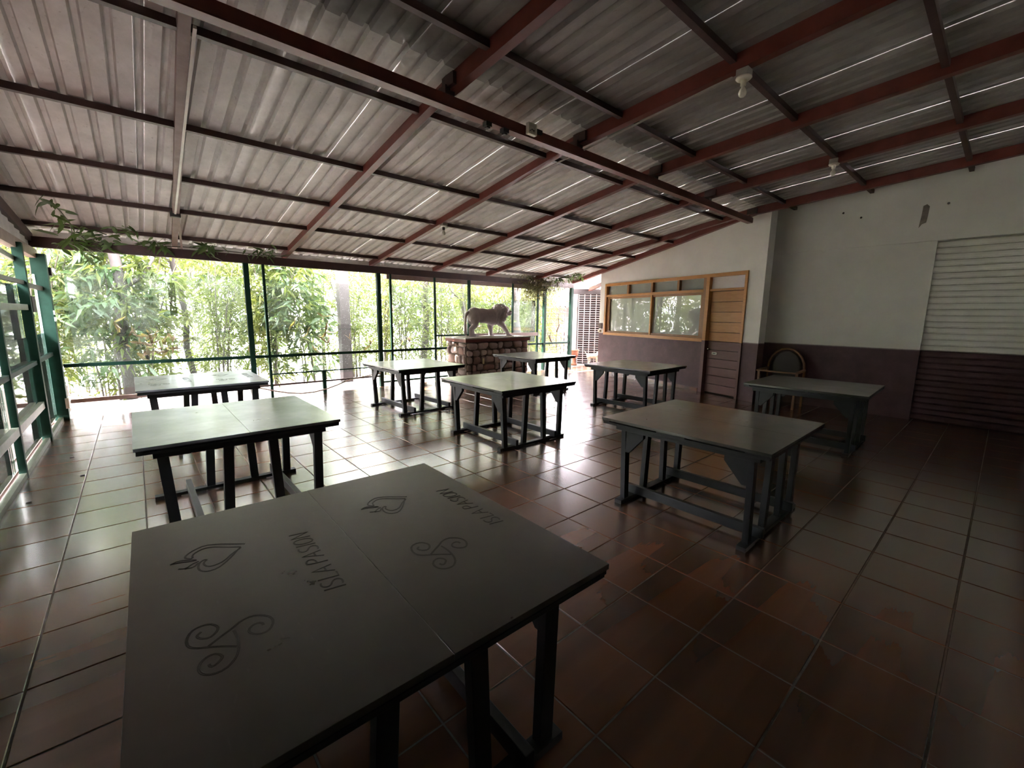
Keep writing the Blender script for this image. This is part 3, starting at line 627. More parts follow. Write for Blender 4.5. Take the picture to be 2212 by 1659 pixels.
def make_table(engraved, top='table_top'):
    r = empty('game_table')
    for sgn in (-1, 1):
        x0, x1 = (-LX / 2, -0.001) if sgn < 0 else (0.001, LX / 2)
        leaf = MB().box(x0, x1, -LY / 2, LY / 2, HT - 0.022, HT).build('top_leaf', MAT[top], r, bevel=0.0012)
        if engraved:
            ox = 0.0 if sgn < 0 else 0.695
            e = MB(); 
            for p in SPADE: groove(e, smooth_path(p, 1), HT, 0.0036, ox, 0.01 if sgn > 0 else 0)
            e.build('spade_carving', MAT['groove'], leaf)
            e = MB()
            for p in SWIRL: groove(e, smooth_path(p, 1), HT, 0.0040, ox, 0.02 if sgn > 0 else 0)
            e.build('swirl_carving', MAT['groove'], leaf)
            e = MB(); lettering(e, HT, ox, 0.02 if sgn > 0 else 0)
            e.build('lettering', MAT['groove'], leaf)
    lo = MB().box(-LX / 2 + .01, LX / 2 - .01, -LY / 2 + .01, LY / 2 - .01, HT - 0.056, HT - 0.036).build('lower_board', MAT['table_paint'], r, bevel=0.002)
    sp = MB().box(-LX / 2 + .05, LX / 2 - .05, -LY / 2 + .03, LY / 2 - .03, HT - 0.038, HT - 0.020)
    for sx in (-1, 1):
        for y0, y1 in ((-0.69, -0.52), (-0.08, 0.16), (0.62, 0.69)):
            sp.box(*sorted((sx * (LX / 2 - .012), sx * (LX / 2 - .05))), y0, y1, HT - 0.038, HT - 0.020)
    sp.build('spacer', MAT['table_paint'], r)
    z1 = HT - 0.056; z0 = z1 - 0.055
    for sx in (-1, 1): MB().box(*sorted((sx * 0.575, sx * 0.535)), -0.60, 0.60, z0, z1).build('apron', MAT['table_paint'], r, bevel=0.002)
    for sy in (-1, 1): MB().box(-0.575, 0.575, *sorted((sy * 0.60, sy * 0.56)), z0, z1).build('apron', MAT['table_paint'], r, bevel=0.002)
    for sy in (-1, 1):
        yc = sy * 0.535
        MB().box(-0.587, 0.587, yc - 0.035, yc + 0.035, 0.008, 0.036).build('foot_plank', MAT['table_paint'], r, bevel=0.002)
        for (a, b) in ((-0.587, -0.40), (0.02, 0.30), (0.45, 0.587)): MB().box(a, b, yc - 0.034, yc + 0.034, 0.0, 0.009).build('foot_pad', MAT['table_paint'], r)
        for xt, xb in ((-0.525, -0.485), (-0.125, -0.165), (0.175, 0.205), (0.525, 0.505)):
            MB().bar((xb, yc, 0.035), (xt, yc, z1), 0.045, 0.068, (1, 0, 0)).build('leg', MAT['table_paint'], r, bevel=0.002)
        for sx in (-1, 1):
            x = sx * 0.525; yi = yc - sy * 0.022; g = MB()
            t = 0.02; pr = [(yi, z0 - 0.20), (yi - sy * 0.035, z0 - 0.20), (yi - sy * 0.17, z0 - 0.045), (yi - sy * 0.17, z0), (yi, z0)]
            vs = [(x - t, y, z) for y, z in pr] + [(x + t, y, z) for y, z in pr]
            g.add(vs, [(0, 1, 2, 3, 4), (9, 8, 7, 6, 5)] + [(k, 5 + k, 5 + (k + 1) % 5, (k + 1) % 5) for k in range(5)]).build('corner_brace', MAT['table_paint'], r)
    for x in (-0.33, 0.38):
        MB().box(x - 0.022, x + 0.022, -0.60, 0.60, 0.036, 0.115).build('stretcher', MAT['table_paint'], r, bevel=0.003)
    return r
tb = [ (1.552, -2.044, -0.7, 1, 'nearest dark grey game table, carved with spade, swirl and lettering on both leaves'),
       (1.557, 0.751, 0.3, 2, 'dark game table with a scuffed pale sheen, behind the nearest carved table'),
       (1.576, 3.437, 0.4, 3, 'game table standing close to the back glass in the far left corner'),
       (4.765, 3.502, 2.0, 0, 'game table on the sun-flecked tiles left of the stone pedestal'),
       (4.878, 0.960, -0.3, 0, 'dark game table in the very middle of the room'),
       (7.885, 3.537, 1.8, 0, 'game table directly in front of the lion pedestal'),
       (8.082, 0.975, 1.6, 0, 'game table in front of the wooden framed window'),
       (4.772, -1.968, 0.7, 0, 'large dark game table on the unlit tiles at the right of the carved table'),
       (8.088, -1.904, 1.9, 0, 'game table in the darkest corner before the wooden armchair')]
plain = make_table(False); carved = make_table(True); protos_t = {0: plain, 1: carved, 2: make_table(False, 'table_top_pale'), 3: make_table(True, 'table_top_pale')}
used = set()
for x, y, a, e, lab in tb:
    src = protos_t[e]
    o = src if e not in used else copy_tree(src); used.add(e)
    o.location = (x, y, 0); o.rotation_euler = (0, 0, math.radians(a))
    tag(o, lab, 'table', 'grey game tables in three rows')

# ------------------------------------------------------------------ pedestal with river stones
px0, px1, py0, py1, ph = 7.02, 9.06, 5.03, 5.85, 1.03
ped = empty('stone_pedestal', ((px0 + px1) / 2, (py0 + py1) / 2, 0)); tag(ped, 'river stone pedestal with a red-brown edged slab, under the lion', 'pedestal')
cx_, cy_ = ped.location.x, ped.location.y
MB().box(px0 - cx_, px1 - cx_, py0 - cy_, py1 - cy_, 0, ph).build('core', MAT['mortar'], ped)
MB().box(px0 - cx_ - .05, px1 - cx_ + .06, py0 - cy_ - .05, py1 - cy_ + .04, ph, ph + 0.075).build('slab_edge', MAT['band'], ped, bevel=0.004)
MB().box(px0 - cx_ - .06, px1 - cx_ + .07, py0 - cy_ - .06, py1 - cy_ + .04, ph + 0.075, ph + 0.11).build('slab', MAT['slab'], ped, bevel=0.006)
def stones(length, height, place, seed):
    r = random.Random(seed); z = 0.01
    while z < height - 0.05:
        h = r.uniform(0.13, 0.23)
        if z + h > height - 0.07: h = height - z - 0.005
        x = 0.0
        while x < length - 0.02:
            wd = r.uniform(0.13, 0.37)
            if x + wd > length - 0.07: wd = length - x
            g = 0.012; a = wd / 2 - g / 2; b = h / 2 - g / 2; n = 11; dp = r.uniform(0.03, 0.055)
            dz = r.uniform(-0.012, 0.012); cc = (x + wd / 2, z + h / 2 + dz); ph0 = r.uniform(0, 1)
            rings = []
            for (s, d) in ((1.0, 0.0), (0.93, dp * 0.6), (0.68, dp)):
                ring = []
                for k in range(n):
                    t = 2 * PI * (k + ph0) / n; c_, s_ = math.cos(t), math.sin(t); e = 2.0 / 3.2
                    rr = 1 - 0.02 + 0.13 * math.sin(2 * t + seed + x * 9) + 0.09 * math.sin(3 * t + z * 30)
                    ring.append((cc[0] + a * s * math.copysign(abs(c_) ** e, c_) * min(rr, 1.03), cc[1] + b * s * math.copysign(abs(s_) ** e, s_) * min(rr, 1.05), d))
                rings.append(ring)
            vs = [place(*p) for ring in rings for p in ring]; fs = []
            for q in range(2):
                for k in range(n): k2 = (k + 1) % n; fs.append((q * n + k, q * n + k2, (q + 1) * n + k2, (q + 1) * n + k))
            fs.append(tuple(2 * n + k for k in range(n)))
            MB().add(vs, fs).build('stone', MAT['stone'], ped, smooth=True)
            x += wd
        z += h
stones(px1 - px0, ph, lambda x, z, d: (px0 - cx_ + x, py0 - cy_ - d, z), 3)
stones(py1 - py0, ph, lambda x, z, d: (px0 - cx_ - d, py1 - cy_ - x, z), 5)
stones(py1 - py0, ph, lambda x, z, d: (px1 - cx_ + d, py0 - cy_ + x, z), 9)
MB().box(-0.56, -0.51, py0 - cy_ - 0.062, py0 - cy_ - 0.05, 0.48, 0.62).build('socket_plate', MAT['yellow'], ped)

# ------------------------------------------------------------------ lion statue (faces +X, head turned towards the room)
lz0 = ph + 0.11
lion = empty('lion_statue', (7.98, 5.40, lz0)); tag(lion, 'grey stone walking lion statue with a thick mane on the pedestal', 'statue')
bm_ = MB()
def cap(p, q, r1, r2, k=7, sy=1.0):
    p = Vector(p); q = Vector(q)
    for i in range(k + 1):
        t = i / k; c = p.lerp(q, t); r = r1 + (r2 - r1) * t; bm_.ell(c, (r, r * sy, r), nu=12, nv=8)
def E(c, r, ry=0, rz=0): bm_.ell(c, r, Matrix.Rotation(rz, 3, 'Z') @ Matrix.Rotation(ry, 3, 'Y'), nu=18, nv=12)
# trunk
E((-0.44, 0, 0.56), (0.215, 0.15, 0.19)); E((-0.20, 0, 0.56), (0.30, 0.15, 0.17)); E((0.05, 0, 0.52), (0.28, 0.165, 0.20)); E((0.24, 0, 0.53), (0.20, 0.165, 0.23))
E((-0.15, 0, 0.49), (0.25, 0.125, 0.145)); E((0.12, 0, 0.44), (0.21, 0.13, 0.145)); E((-0.50, 0, 0.62), (0.14, 0.11, 0.11))
# hind legs (near leg back, far leg forward)
def hind(y, hip, knee, hock, paw):
    E((hip[0], y, hip[2]), (0.135, 0.075, 0.17), 0.25)
    cap((hip[0], y, hip[2] - 0.05), (knee[0], y * 1.05, knee[2]), 0.125, 0.080, sy=.8); cap((knee[0], y * 1.05, knee[2]), (hock[0], y, hock[2]), 0.075, 0.050); cap((hock[0], y, hock[2]), (paw[0] - 0.05, y, 0.05), 0.050, 0.048)
    E((paw[0], y, 0.038), (0.085, 0.052, 0.040)); 
    for k in (-1, 0, 1): E((paw[0] + 0.07, y + k * 0.028, 0.026), (0.03, 0.017, 0.024))
hind(-0.10, (-0.50, 0, 0.47), (-0.50, 0, 0.30), (-0.64, 0, 0.20), (-0.58, 0, 0))
hind(0.10, (-0.44, 0, 0.46), (-0.33, 0, 0.30), (-0.44, 0, 0.19), (-0.36, 0, 0))
# front legs (near leg reaches far forward)
def fore(y, sh, el, wr, paw):
    E((sh[0], y, sh[2]), (0.11, 0.07, 0.15)); cap((sh[0], y, sh[2] - 0.05), (el[0], y, el[2]), 0.11, 0.078, sy=.85); cap((el[0], y, el[2]), (wr[0], y, wr[2]), 0.076, 0.055); cap((wr[0], y, wr[2]), (paw[0] - 0.03, y, 0.05), 0.054, 0.052)
    E((paw[0], y, 0.040), (0.085, 0.055, 0.042))
    for k in (-1, 0, 1): E((paw[0] + 0.07, y + k * 0.03, 0.028), (0.03, 0.018, 0.025))
fore(-0.10, (0.31, 0, 0.44), (0.42, 0, 0.29), (0.55, 0, 0.14), (0.63, 0, 0))
fore(0.10, (0.20, 0, 0.42), (0.14, 0, 0.28), (0.17, 0, 0.14), (0.18, 0, 0))
# neck and skull, turned towards the room (-Y)
hr = Matrix.Rotation(-0.5, 3, 'Z')
hc = Vector((0.50, -0.03, 0.655))
cap((0.26, 0, 0.58), tuple(hc), 0.19, 0.16)
def H(c, r, ry=0.0):
    p = hc + hr @ Vector(c); bm_.ell(p, r, hr @ Matrix.Rotation(ry, 3, 'Y'), nu=16, nv=10)
H((0.02, 0, 0.03), (0.15, 0.115, 0.13)); H((0.13, 0, -0.02), (0.105, 0.068, 0.062)); H((0.14, 0, -0.075), (0.075, 0.052, 0.04), 0.2)
H((0.20, 0, 0.005), (0.035, 0.042, 0.03)); H((0.10, 0, 0.065), (0.07, 0.075, 0.035), -0.35); H((0.205, 0.0, -0.035), (0.03, 0.05, 0.028))
for s in (-1, 1):
    H((0.11, s * 0.055, 0.055), (0.03, 0.026, 0.016)); H((0.15, s * 0.040, -0.03), (0.055, 0.035, 0.035)); H((-0.005, s * 0.10, 0.125), (0.03, 0.03, 0.035))
body = bm_.build('body', MAT['lion'], lion, smooth=True)
rm = body.modifiers.new('remesh', 'REMESH'); rm.mode = 'VOXEL'; rm.voxel_size = 0.0125; rm.use_smooth_shade = True
sm = body.modifiers.new('smooth', 'SMOOTH'); sm.factor = 0.6; sm.iterations = 5
# mane: thick wavy locks falling from the crown over neck and chest
mane = MB(); rr_ = random.Random(11)
mane.ell((0.34, -0.01, 0.595), (0.23, 0.20, 0.265), Matrix.Rotation(0.35, 3, 'Y'), 20, 14)
mane.ell((0.42, -0.02, 0.67), (0.165, 0.165, 0.185), None, 18, 12)
for i in range(150):
    u = rr_.uniform(-1.0, 0.75); th = rr_.uniform(0, 2 * PI)
    ax = (Vector((0.50, -0.05, 0.68)) - Vector((0.22, 0, 0.56)))
    c0 = Vector((0.22, 0, 0.56)) + ax * ((u + 1) / 1.75)
    rad = 0.185 + 0.03 * math.sin(th * 3 + i)
    dr = Vector((0, math.cos(th), math.sin(th))); dr = (dr - ax.normalized() * dr.dot(ax.normalized())).normalized()
    p = c0 + dr * rad; pts = []
    for k in range(5):
        t = k / 4; pts.append(p + Vector((-0.05 * t + 0.012 * math.sin(5 * t + i), dr.y * 0.02 * math.sin(PI * t), -0.13 * t)) - dr * (0.0 if t < .5 else 0.02))
    mane.tube(pts, [0.012, 0.021, 0.020, 0.014, 0.004], 5)
for i in range(46):   # locks framing the face
    a = 2 * PI * i / 46; base = hc + hr @ Vector((0.02, 0.125 * math.cos(a), 0.135 * math.sin(a) + 0.01))
    out = hr @ Vector((-0.35, math.cos(a), math.sin(a))); 
    mane.tube([base, base + out * 0.035 + Vector((0, 0, -0.012)), base + out * 0.05 + Vector((-0.01, 0, -0.06))], [0.014, 0.022, 0.006], 5)
for i in range(20):   # chest ruff
    x = 0.36 + rr_.uniform(0, .1); y = rr_.uniform(-.1, .08)
    mane.tube([(x, y, 0.52), (x + 0.02, y, 0.44), (x - 0.02, y, 0.36)], [0.02, 0.026, 0.005], 5)
mane.build('mane', MAT['lion'], lion, smooth=True)
tl = MB().tube([(-0.60, 0, 0.63), (-0.68, -0.01, 0.60), (-0.735, -0.03, 0.50), (-0.755, -0.04, 0.36), (-0.765, -0.05, 0.20), (-0.755, -0.05, 0.08), (-0.73, -0.05, 0.03)], [0.045, 0.040, 0.032, 0.028, 0.026, 0.034, 0.012], 9).build('tail', MAT['lion'], lion, smooth=True)
for s in (-1, 1):
    p = hc + hr @ Vector((0.128, s * 0.052, 0.038)); MB().ell(p, (0.013, 0.013, 0.011), nu=10, nv=8).build('eye', MAT['black'], lion, smooth=True)
mo = MB(); pm = [hc + hr @ Vector((0.20, y, -0.05 - abs(y) * 0.3)) for y in (-0.045, -0.02, 0, 0.02, 0.045)]
mo.tube(pm, 0.006, 5).build('mouth', MAT['black'], lion)
MB().box(-0.80, 0.74, -0.20, 0.20, -0.0, 0.018).build('plinth', MAT['lion'], lion, bevel=0.005)

# ------------------------------------------------------------------ lamps under the rafters
def lamp(x, y, z, label, plate):
    r = empty('bulb_lamp', (x, y, z)); tag(r, label, 'lamp', 'bare bulbs on the rafters')
    MB().box(-0.05, 0.05, -0.05, 0.05, -0.01, 0.05).build('junction_box', MAT['slab'], r, bevel=0.004)
    if plate: MB().lathe([(0.062, -0.01), (0.066, -0.018), (0.055, -0.030), (0.03, -0.034)], 18).build('base', MAT['white_plastic'], r, smooth=True)
    MB().lathe([(0.024, -0.03), (0.022, -0.075), (0.018, -0.08)], 14).build('holder', MAT['white_plastic'] if plate else MAT['brown_post'], r, smooth=True)
    MB().lathe([(0.014, -0.078), (0.016, -0.092), (0.028, -0.112), (0.034, -0.135), (0.028, -0.157), (0.013, -0.169), (0.002, -0.171)], 16).build('bulb', MAT['bulb_glass'], r, smooth=True)
lamp(5.15, -1.82, 3.765, 'cream bulb lamp under the rafter where the roof is darkest, upper one', True)
lamp(8.5, -1.72, 3.84, 'cream bulb lamp on a rafter near the recessed white wall', True)
lamp(5.17, 3.05, 3.22, 'bare clear bulb on a rafter above the middle of the room', False)
MB().bar((5.20, -1.7, zr(-1.7) - 0.03), (5.20, 1.5, 3.5), 0.015, 0.015).build('conduit', MAT['slab'], ceil)
MB().bar((8.55, -1.7, zr(-1.7) - 0.03), (8.55, 0.3, 3.70), 0.015, 0.015).build('conduit', MAT['slab'], ceil)
ob = empty('junction_box_open', (4.30, -0.03, 3.62)); tag(ob, 'open cream junction box clipped on the long beam', 'junction box')
f = MB()
for a in ((-0.06, 0.06, -0.05, -0.01, -0.055, -0.04), (-0.06, 0.06, -0.05, -0.01, 0.04, 0.055), (-0.06, -0.045, -0.05, -0.01, -0.04, 0.04), (0.045, 0.06, -0.05, -0.01, -0.04, 0.04), (-0.06, 0.06, -0.012, -0.004, -0.055, 0.055)): f.box(*a)
f.build('housing', MAT['white_plastic'], ob, bevel=0.003)
MB().tube([(-0.03, -0.03, -0.02), (0.0, -0.04, 0.0), (0.03, -0.03, -0.01), (0.08, -0.02, 0.03)], 0.004, 5).build('wire', MAT['black'], ob)
MB().box(0.08, 0.16, -0.03, 0.0, -0.01, 0.03).build('terminal', MAT['black'], ob)
for k, (xx, lab) in enumerate(((3.76, 'black cable clamp under the long beam, farther from the open box'), (3.98, 'black cable clamp under the long beam, next to the open box'))):
    c = MB().box(-0.035, 0.035, -0.03, 0.03, -0.02, 0.02).box(-0.02, 0.02, -0.02, 0.02, -0.035, -0.02).build('cable_clamp', MAT['black'], loc=(xx, -0.0, 3.535)); tag(c, lab, 'clamp')

# ------------------------------------------------------------------ armchair in the recess
ac = empty('armchair', (10.45, -0.80, 0)); tag(ac, 'amber wooden armchair with arched back in the dark recess', 'chair')
arch = [(0.18, 0.32 * math.cos(t), 0.72 + 0.40 * math.sin(t)) for t in [PI * k / 10 for k in range(11)]]
MB().tube([(0.18, 0.32, 0.42)] + arch + [(0.18, -0.32, 0.42)], 0.022, 8).build('back_frame', MAT['chair_wood'], ac, smooth=True)
MB().ell((0.19, 0, 0.76), (0.015, 0.28, 0.31)).build('backrest', MAT['chair_dark'], ac, smooth=True)
MB().box(-0.28, 0.20, -0.32, 0.32, 0.38, 0.44).build('seat', MAT['chair_wood'], ac, bevel=0.01)
MB().box(-0.25, 0.17, -0.28, 0.28, 0.44, 0.47).build('cushion', MAT['chair_dark'], ac, bevel=0.01)
for s in (-1, 1):
    MB().bar((-0.34, s * 0.33, 0.70), (0.19, s * 0.32, 0.72), 0.055, 0.035).build('armrest', MAT['chair_wood'], ac, bevel=0.008)
    MB().bar((-0.26, s * 0.31, 0), (-0.27, s * 0.325, 0.69), 0.04, 0.04, (1, 0, 0)).build('leg', MAT['chair_wood'], ac, bevel=0.004)
    MB().bar((0.24, s * 0.31, 0), (0.18, s * 0.32, 0.44), 0.04, 0.04, (1, 0, 0)).build('leg', MAT['chair_wood'], ac, bevel=0.004)
MB().bar((-0.34, -0.33, 0.70), (-0.34, 0.33, 0.70), 0.045, 0.03).build('front_rail', MAT['chair_wood'], ac, bevel=0.006)

# ------------------------------------------------------------------ lattice, pot, dog figure at the far opening
gp, gq = Vector((12.92, 6.52, 0)), Vector((13.65, 5.55, 0))
gd = (gq - gp).normalized(); GL = (gq - gp).length
lat = empty('lattice_gate', gp, math.atan2(gd.y, gd.x)); tag(lat, 'off white iron lattice grille in the passage beside the window wall', 'grille')
MB().box(-0.05, GL + 0.9, 0.14, 0.22, 0, 2.6).build('backing_wall', MAT['dark_inside'], lat)
for k in range(31): MB().box(0, GL, -0.008, 0.008, 0.06 + k * 0.078, 0.078 + k * 0.078).build('slat', MAT['white_iron'], lat)
for k in range(7): MB().box(GL * k / 6 - 0.012, GL * k / 6 + 0.012, -0.016, 0.016, 0.02, 2.46).build('upright', MAT['white_iron'], lat)
bm1 = MB().box(-0.055, 0.055, -0.02, 0.0, -0.028, 0.028).mesh('brick', MAT['brick'])
for j in range(30):
    for k in range(6):
        link('brick', bm1, lat, (0.10 + k * 0.20 + (j % 2) * 0.1, 0.138, 0.07 + j * 0.078)).scale = (1.7, 1, 1)
MB().bar((gp.x - 0.35, gp.y + 0.1, 2.55), (gq.x + .6, gq.y, 2.55), 0.10, 0.18).build('trim_4', MAT['brown_post'])
tag(bpy.data.objects['trim_4'], 'weathered wooden lintel over the white lattice', 'beam', kind='structure')
pl = MB().box(-0.04, 0.04, -0.04, 0.04, 0, 2.46).build('column_passage', MAT['white_iron'], loc=(12.80, 6.62, 0)); tag(pl, 'pinkish white post at the left edge of the lattice', 'column', kind='structure')
pot = empty('clay_pot_stand', (12.45, 6.25, 0)); tag(pot, 'terracotta pot standing on a clay pedestal by the lattice', 'pot')
MB().lathe([(0.10, 0), (0.11, 0.04), (0.07, 0.08), (0.06, 0.2), (0.09, 0.28)], 16).build('foot', MAT['terracotta'], pot, smooth=True)
MB().lathe([(0.09, 0.28), (0.14, 0.36), (0.155, 0.46), (0.15, 0.50), (0.175, 0.51), (0.175, 0.545), (0.14, 0.545), (0.12, 0.46), (0.02, 0.42)], 18).build('bowl', MAT['terracotta'], pot, smooth=True)
dog = empty('dog_figure', (12.86, 5.72, 0), math.radians(-60)); tag(dog, 'cream spotted dog figure standing before the lattice', 'statue')
bm_ = MB()
cap((-0.16, 0, 0.33), (0.12, 0, 0.35), 0.085, 0.10); cap((0.12, 0, 0.38), (0.20, 0, 0.50), 0.07, 0.055); E((0.23, 0, 0.53), (0.075, 0.055, 0.055)); E((0.30, 0, 0.51), (0.05, 0.03, 0.03))
for s in (-1, 1):
    cap((0.12, s * 0.055, 0.30), (0.13, s * 0.06, 0.03), 0.045, 0.026); cap((-0.17, s * 0.055, 0.30), (-0.14, s * 0.06, 0.17), 0.055, 0.032); cap((-0.14, s * 0.06, 0.17), (-0.18, s * 0.06, 0.03), 0.030, 0.024)
    E((0.15, s * 0.06, 0.022), (0.045, 0.028, 0.022)); E((-0.16, s * 0.06, 0.022), (0.045, 0.028, 0.022)); E((0.21, s * 0.04, 0.59), (0.018, 0.02, 0.035))
cap((-0.23, 0, 0.38), (-0.33, 0, 0.52), 0.022, 0.010)
db = bm_.build('body', MAT['spotted'], dog, smooth=True)
rm = db.modifiers.new('remesh', 'REMESH'); rm.mode = 'VOXEL'; rm.voxel_size = 0.011; rm.use_smooth_shade = True
for s in (-1, 1): MB().ell((0.28, s * 0.036, 0.545), (0.007, 0.007, 0.007), nu=8, nv=6).build('eye', MAT['black'], dog)

# ------------------------------------------------------------------ outside, behind the back wall
pc = MB().box(-0.12, 0.12, -0.12, 0.12, -0.3, 3.2).build('column_outside', MAT['brown_post'], loc=(4.93, 7.35, 0)); tag(pc, 'dark square post standing outside the back glass', 'column', kind='structure')
bd = empty('far_building', (16.2, 10.6, -0.3)); tag(bd, 'salmon walled building with a clay tiled roof behind the mesh', 'building')
MB().box(-3.2, 4, 0, 3, 0, 2.45).build('wall', MAT['pinkwall'], bd)
for j_ in range(9):   # brick courses of the low front parapet
    for k_ in range(9): MB().box(-3.0 + k_ * 0.5 + (j_ % 2) * 0.25, -3.0 + k_ * 0.5 + 0.47 + (j_ % 2) * 0.25, -0.05, 0.0, 0.02 + j_ * 0.13, 0.14 + j_ * 0.13).build('brick', MAT['rooftile'], bd)
MB().box(-1.9, -1.0, -0.03, 0.0, 1.35, 2.1).build('window', MAT['frost'], bd); MB().box(1.9, 2.6, -0.03, 0.0, 0, 1.9).build('door', MAT['brown_post'], bd)
for x_ in (-3.1, -0.2): MB().box(x_ - .06, x_ + .06, -1.9, -1.78, 0, 2.55).build('added_eave_post', MAT['brown_post'], bd)  # posts and deep eave added to keep the wall below in shade
for j_ in range(9):
    rf = MB()
    for k_ in range(28):
        x = -3.6 + k_ * 0.28; y0 = -2.1 + j_ * 0.4; z0 = 2.5 + j_ * 0.13
        rf.tube([(x, y0, z0), (x, y0 + 0.5, z0 + 0.16)], [0.17, 0.15], 6)
    rf.build('roof_course', MAT['rooftile'], bd)
lw = MB().box(-0.95, 0.0, 6.75, 6.95, -0.3, 0.42).build('planter_wall', MAT['concrete']); tag(lw, 'low beige concrete wall outside the far left corner', 'wall')
fe = empty('zinc_fence', (-2.2, 6.9, -0.3)); tag(fe, 'low corrugated zinc fence outside the left glass', 'fence')
for k in range(4):
    vs = []; n = 16
    for i in range(n + 1):
        x = -1.35 + k * 0.64 + 0.63 * i / n; y = 0.02 * math.sin(i * PI / 2)
        vs += [(x, y, 0), (x, y, 0.62)]
    MB().add(vs, [(2 * i, 2 * i + 2, 2 * i + 3, 2 * i + 1) for i in range(n)]).build('panel', MAT['zinc'], fe)

# ------------------------------------------------------------------ foliage
def leaf_quads(P_, D_, Ln, Wd, bend, rng):
    # arrays: base points, directions; each leaf a folded kite of 4 triangles, tip bent down
    n = len(P_); up = rng.normal(size=(n, 3)); side = np.cross(D_, up); side /= np.linalg.norm(side, axis=1, keepdims=True) + 1e-9
    nrm = np.cross(side, D_)
    mid = P_ + D_ * (Ln * 0.4)[:, None] + nrm * (Ln * 0.03)[:, None]
    tip = P_ + D_ * Ln[:, None]; tip[:, 2] -= bend * Ln
    a = mid + side * (Wd / 2)[:, None]; b = mid - side * (Wd / 2)[:, None]
    V_ = np.stack([P_, a, mid - nrm * (Wd * .12)[:, None], b, tip], 1).reshape(-1, 3)
    i = np.arange(n)[:, None] * 5
    F_ = np.concatenate([i + np.array([[0, 1, 2]]), i + np.array([[0, 2, 3]]), i + np.array([[1, 4, 2]]), i + np.array([[2, 4, 3]])], 0)
    return V_, F_
def np_mesh(name, V_, F_, mat):
    me = bpy.data.meshes.new(name); me.vertices.add(len(V_)); me.vertices.foreach_set('co', V_.astype(np.float32).ravel())
    me.loops.add(len(F_) * 3); me.loops.foreach_set('vertex_index', F_.astype(np.int32).ravel())
    me.polygons.add(len(F_)); me.polygons.foreach_set('loop_start', np.arange(len(F_), dtype=np.int32) * 3); me.update(calc_edges=True); me.materials.append(mat); return me
def bamboo_proto(seed, n_culm=5, height=5.0, spread=0.55, nleaf=3600, ln=(0.11, 0.22), mat='leaf', zlo=0.3, wd=0.16):
    r = empty('bamboo_clump'); rg = np.random.default_rng(seed); cul = []
    for k in range(n_culm):
        a = rg.uniform(0, 2 * PI); rad = rg.uniform(0, spread * .5); lean = rg.uniform(0.05, 0.28); la = rg.uniform(0, 2 * PI); h = height * rg.uniform(0.75, 1.05)
        pts = []
        for i in range(9):
            t = i / 8; pts.append(Vector((rad * math.cos(a) + lean * h * t * t * math.cos(la), rad * math.sin(a) + lean * h * t * t * math.sin(la), h * t)))
        r0 = rg.uniform(0.012, 0.028)
        MB().tube(pts, [r0 * (1 - 0.7 * i / 8) for i in range(9)], 6).build('culm', MAT['culm'], r, smooth=True)
        cul.append(np.array([tuple(p) for p in pts]))
    per = nleaf // 7; base = []; dirs = []
    tw = MB()
    for i in range(per):
        c = cul[rg.integers(n_culm)]; t = (zlo / height + (1 - zlo / height) * rg.uniform() ** 0.8) * 8; k = min(int(t), 7); p = c[k] + (c[k + 1] - c[k]) * (t - k)
        th = rg.uniform(0, 2 * PI); L_ = rg.uniform(0.12, spread); e = p + np.array([math.cos(th) * L_, math.sin(th) * L_, rg.uniform(-.08, .25)])
        if i % 9 == 0: tw.tube([p, e], 0.004, 3, False)
        for q in range(7):
            b = e + rg.normal(size=3) * 0.05; d = np.array([math.cos(th), math.sin(th), -0.25]) + rg.normal(size=3) * 0.75
            base.append(b); dirs.append(d / np.linalg.norm(d))
    base = np.array(base); dirs = np.array(dirs); Ln = rg.uniform(ln[0], ln[1], len(base))
    V_, F_ = leaf_quads(base, dirs, Ln, Ln * wd, 0.25, rg)
    fo = link('foliage', np_mesh('foliage', V_, F_, MAT[mat]), r); fo['kind'] = 'stuff'
    tw.build('twigs', MAT['culm'], r)['kind'] = 'stuff'
    return r
protos = [bamboo_proto(s) for s in (1, 2, 3)]
broad = [bamboo_proto(10, 3, 4.2, 0.7, 2000, (0.18, 0.34), 'leaf_dark', 0.6, 0.24), bamboo_proto(12, 4, 4.6, 0.6, 2600, (0.16, 0.28), 'leaf', 0.3, 0.22)]
for p_ in broad: p_.name = 'broadleaf_shrub'
# positions: (x, y, kind, group)
pos = []
rf_ = random.Random(21)
for row, (yy, step) in enumerate(((7.95, 0.95), (9.3, 1.1), (10.9, 1.3))):
    x = -3.4 + row * 0.4
    while x < 13.6 + row * 2.2:
        pos.append((x + rf_.uniform(-.25, .25), yy + rf_.uniform(-.35, .35), 'back', row)); x += step
for row, (xx, step) in enumerate(((-3.6, 0.9), (-4.7, 1.0), (-6.0, 1.1))):
    y = -4.5
    while y < 8: pos.append((xx + rf_.uniform(-.3, .3), y + rf_.uniform(-.3, .3), 'left', row)); y += step
LM = [(-3.5, 'beyond the far left corner'), (-2.5, 'left of the low concrete wall'), (-1.6, 'above the low concrete wall'), (-0.6, 'just outside the corner column'), (0.4, 'beside the grey trunk'), (1.3, 'over the dead leaf cluster'),
      (2.2, 'left of the first green post'), (3.2, 'right of the slim double posts'), (4.1, 'over the short rail post'), (5.1, 'around the dark square post'), (6.0, 'right of the second green post'), (7.0, 'left of the pedestal'),
      (8.0, 'behind the lion body'), (9.0, 'behind the lion head'), (10.0, 'behind the dusty pane'), (10.9, 'by the thick trunk'), (11.8, 'left in the mesh bay'), (12.8, 'right in the mesh bay'), (13.6, 'behind the lattice')]
usedp = set()
pos = [p for p in pos if not (p[2] == 'back' and 0.2 < p[0] - 10.75 - (p[1] - 5.95) * 1.02 < 2.6)]
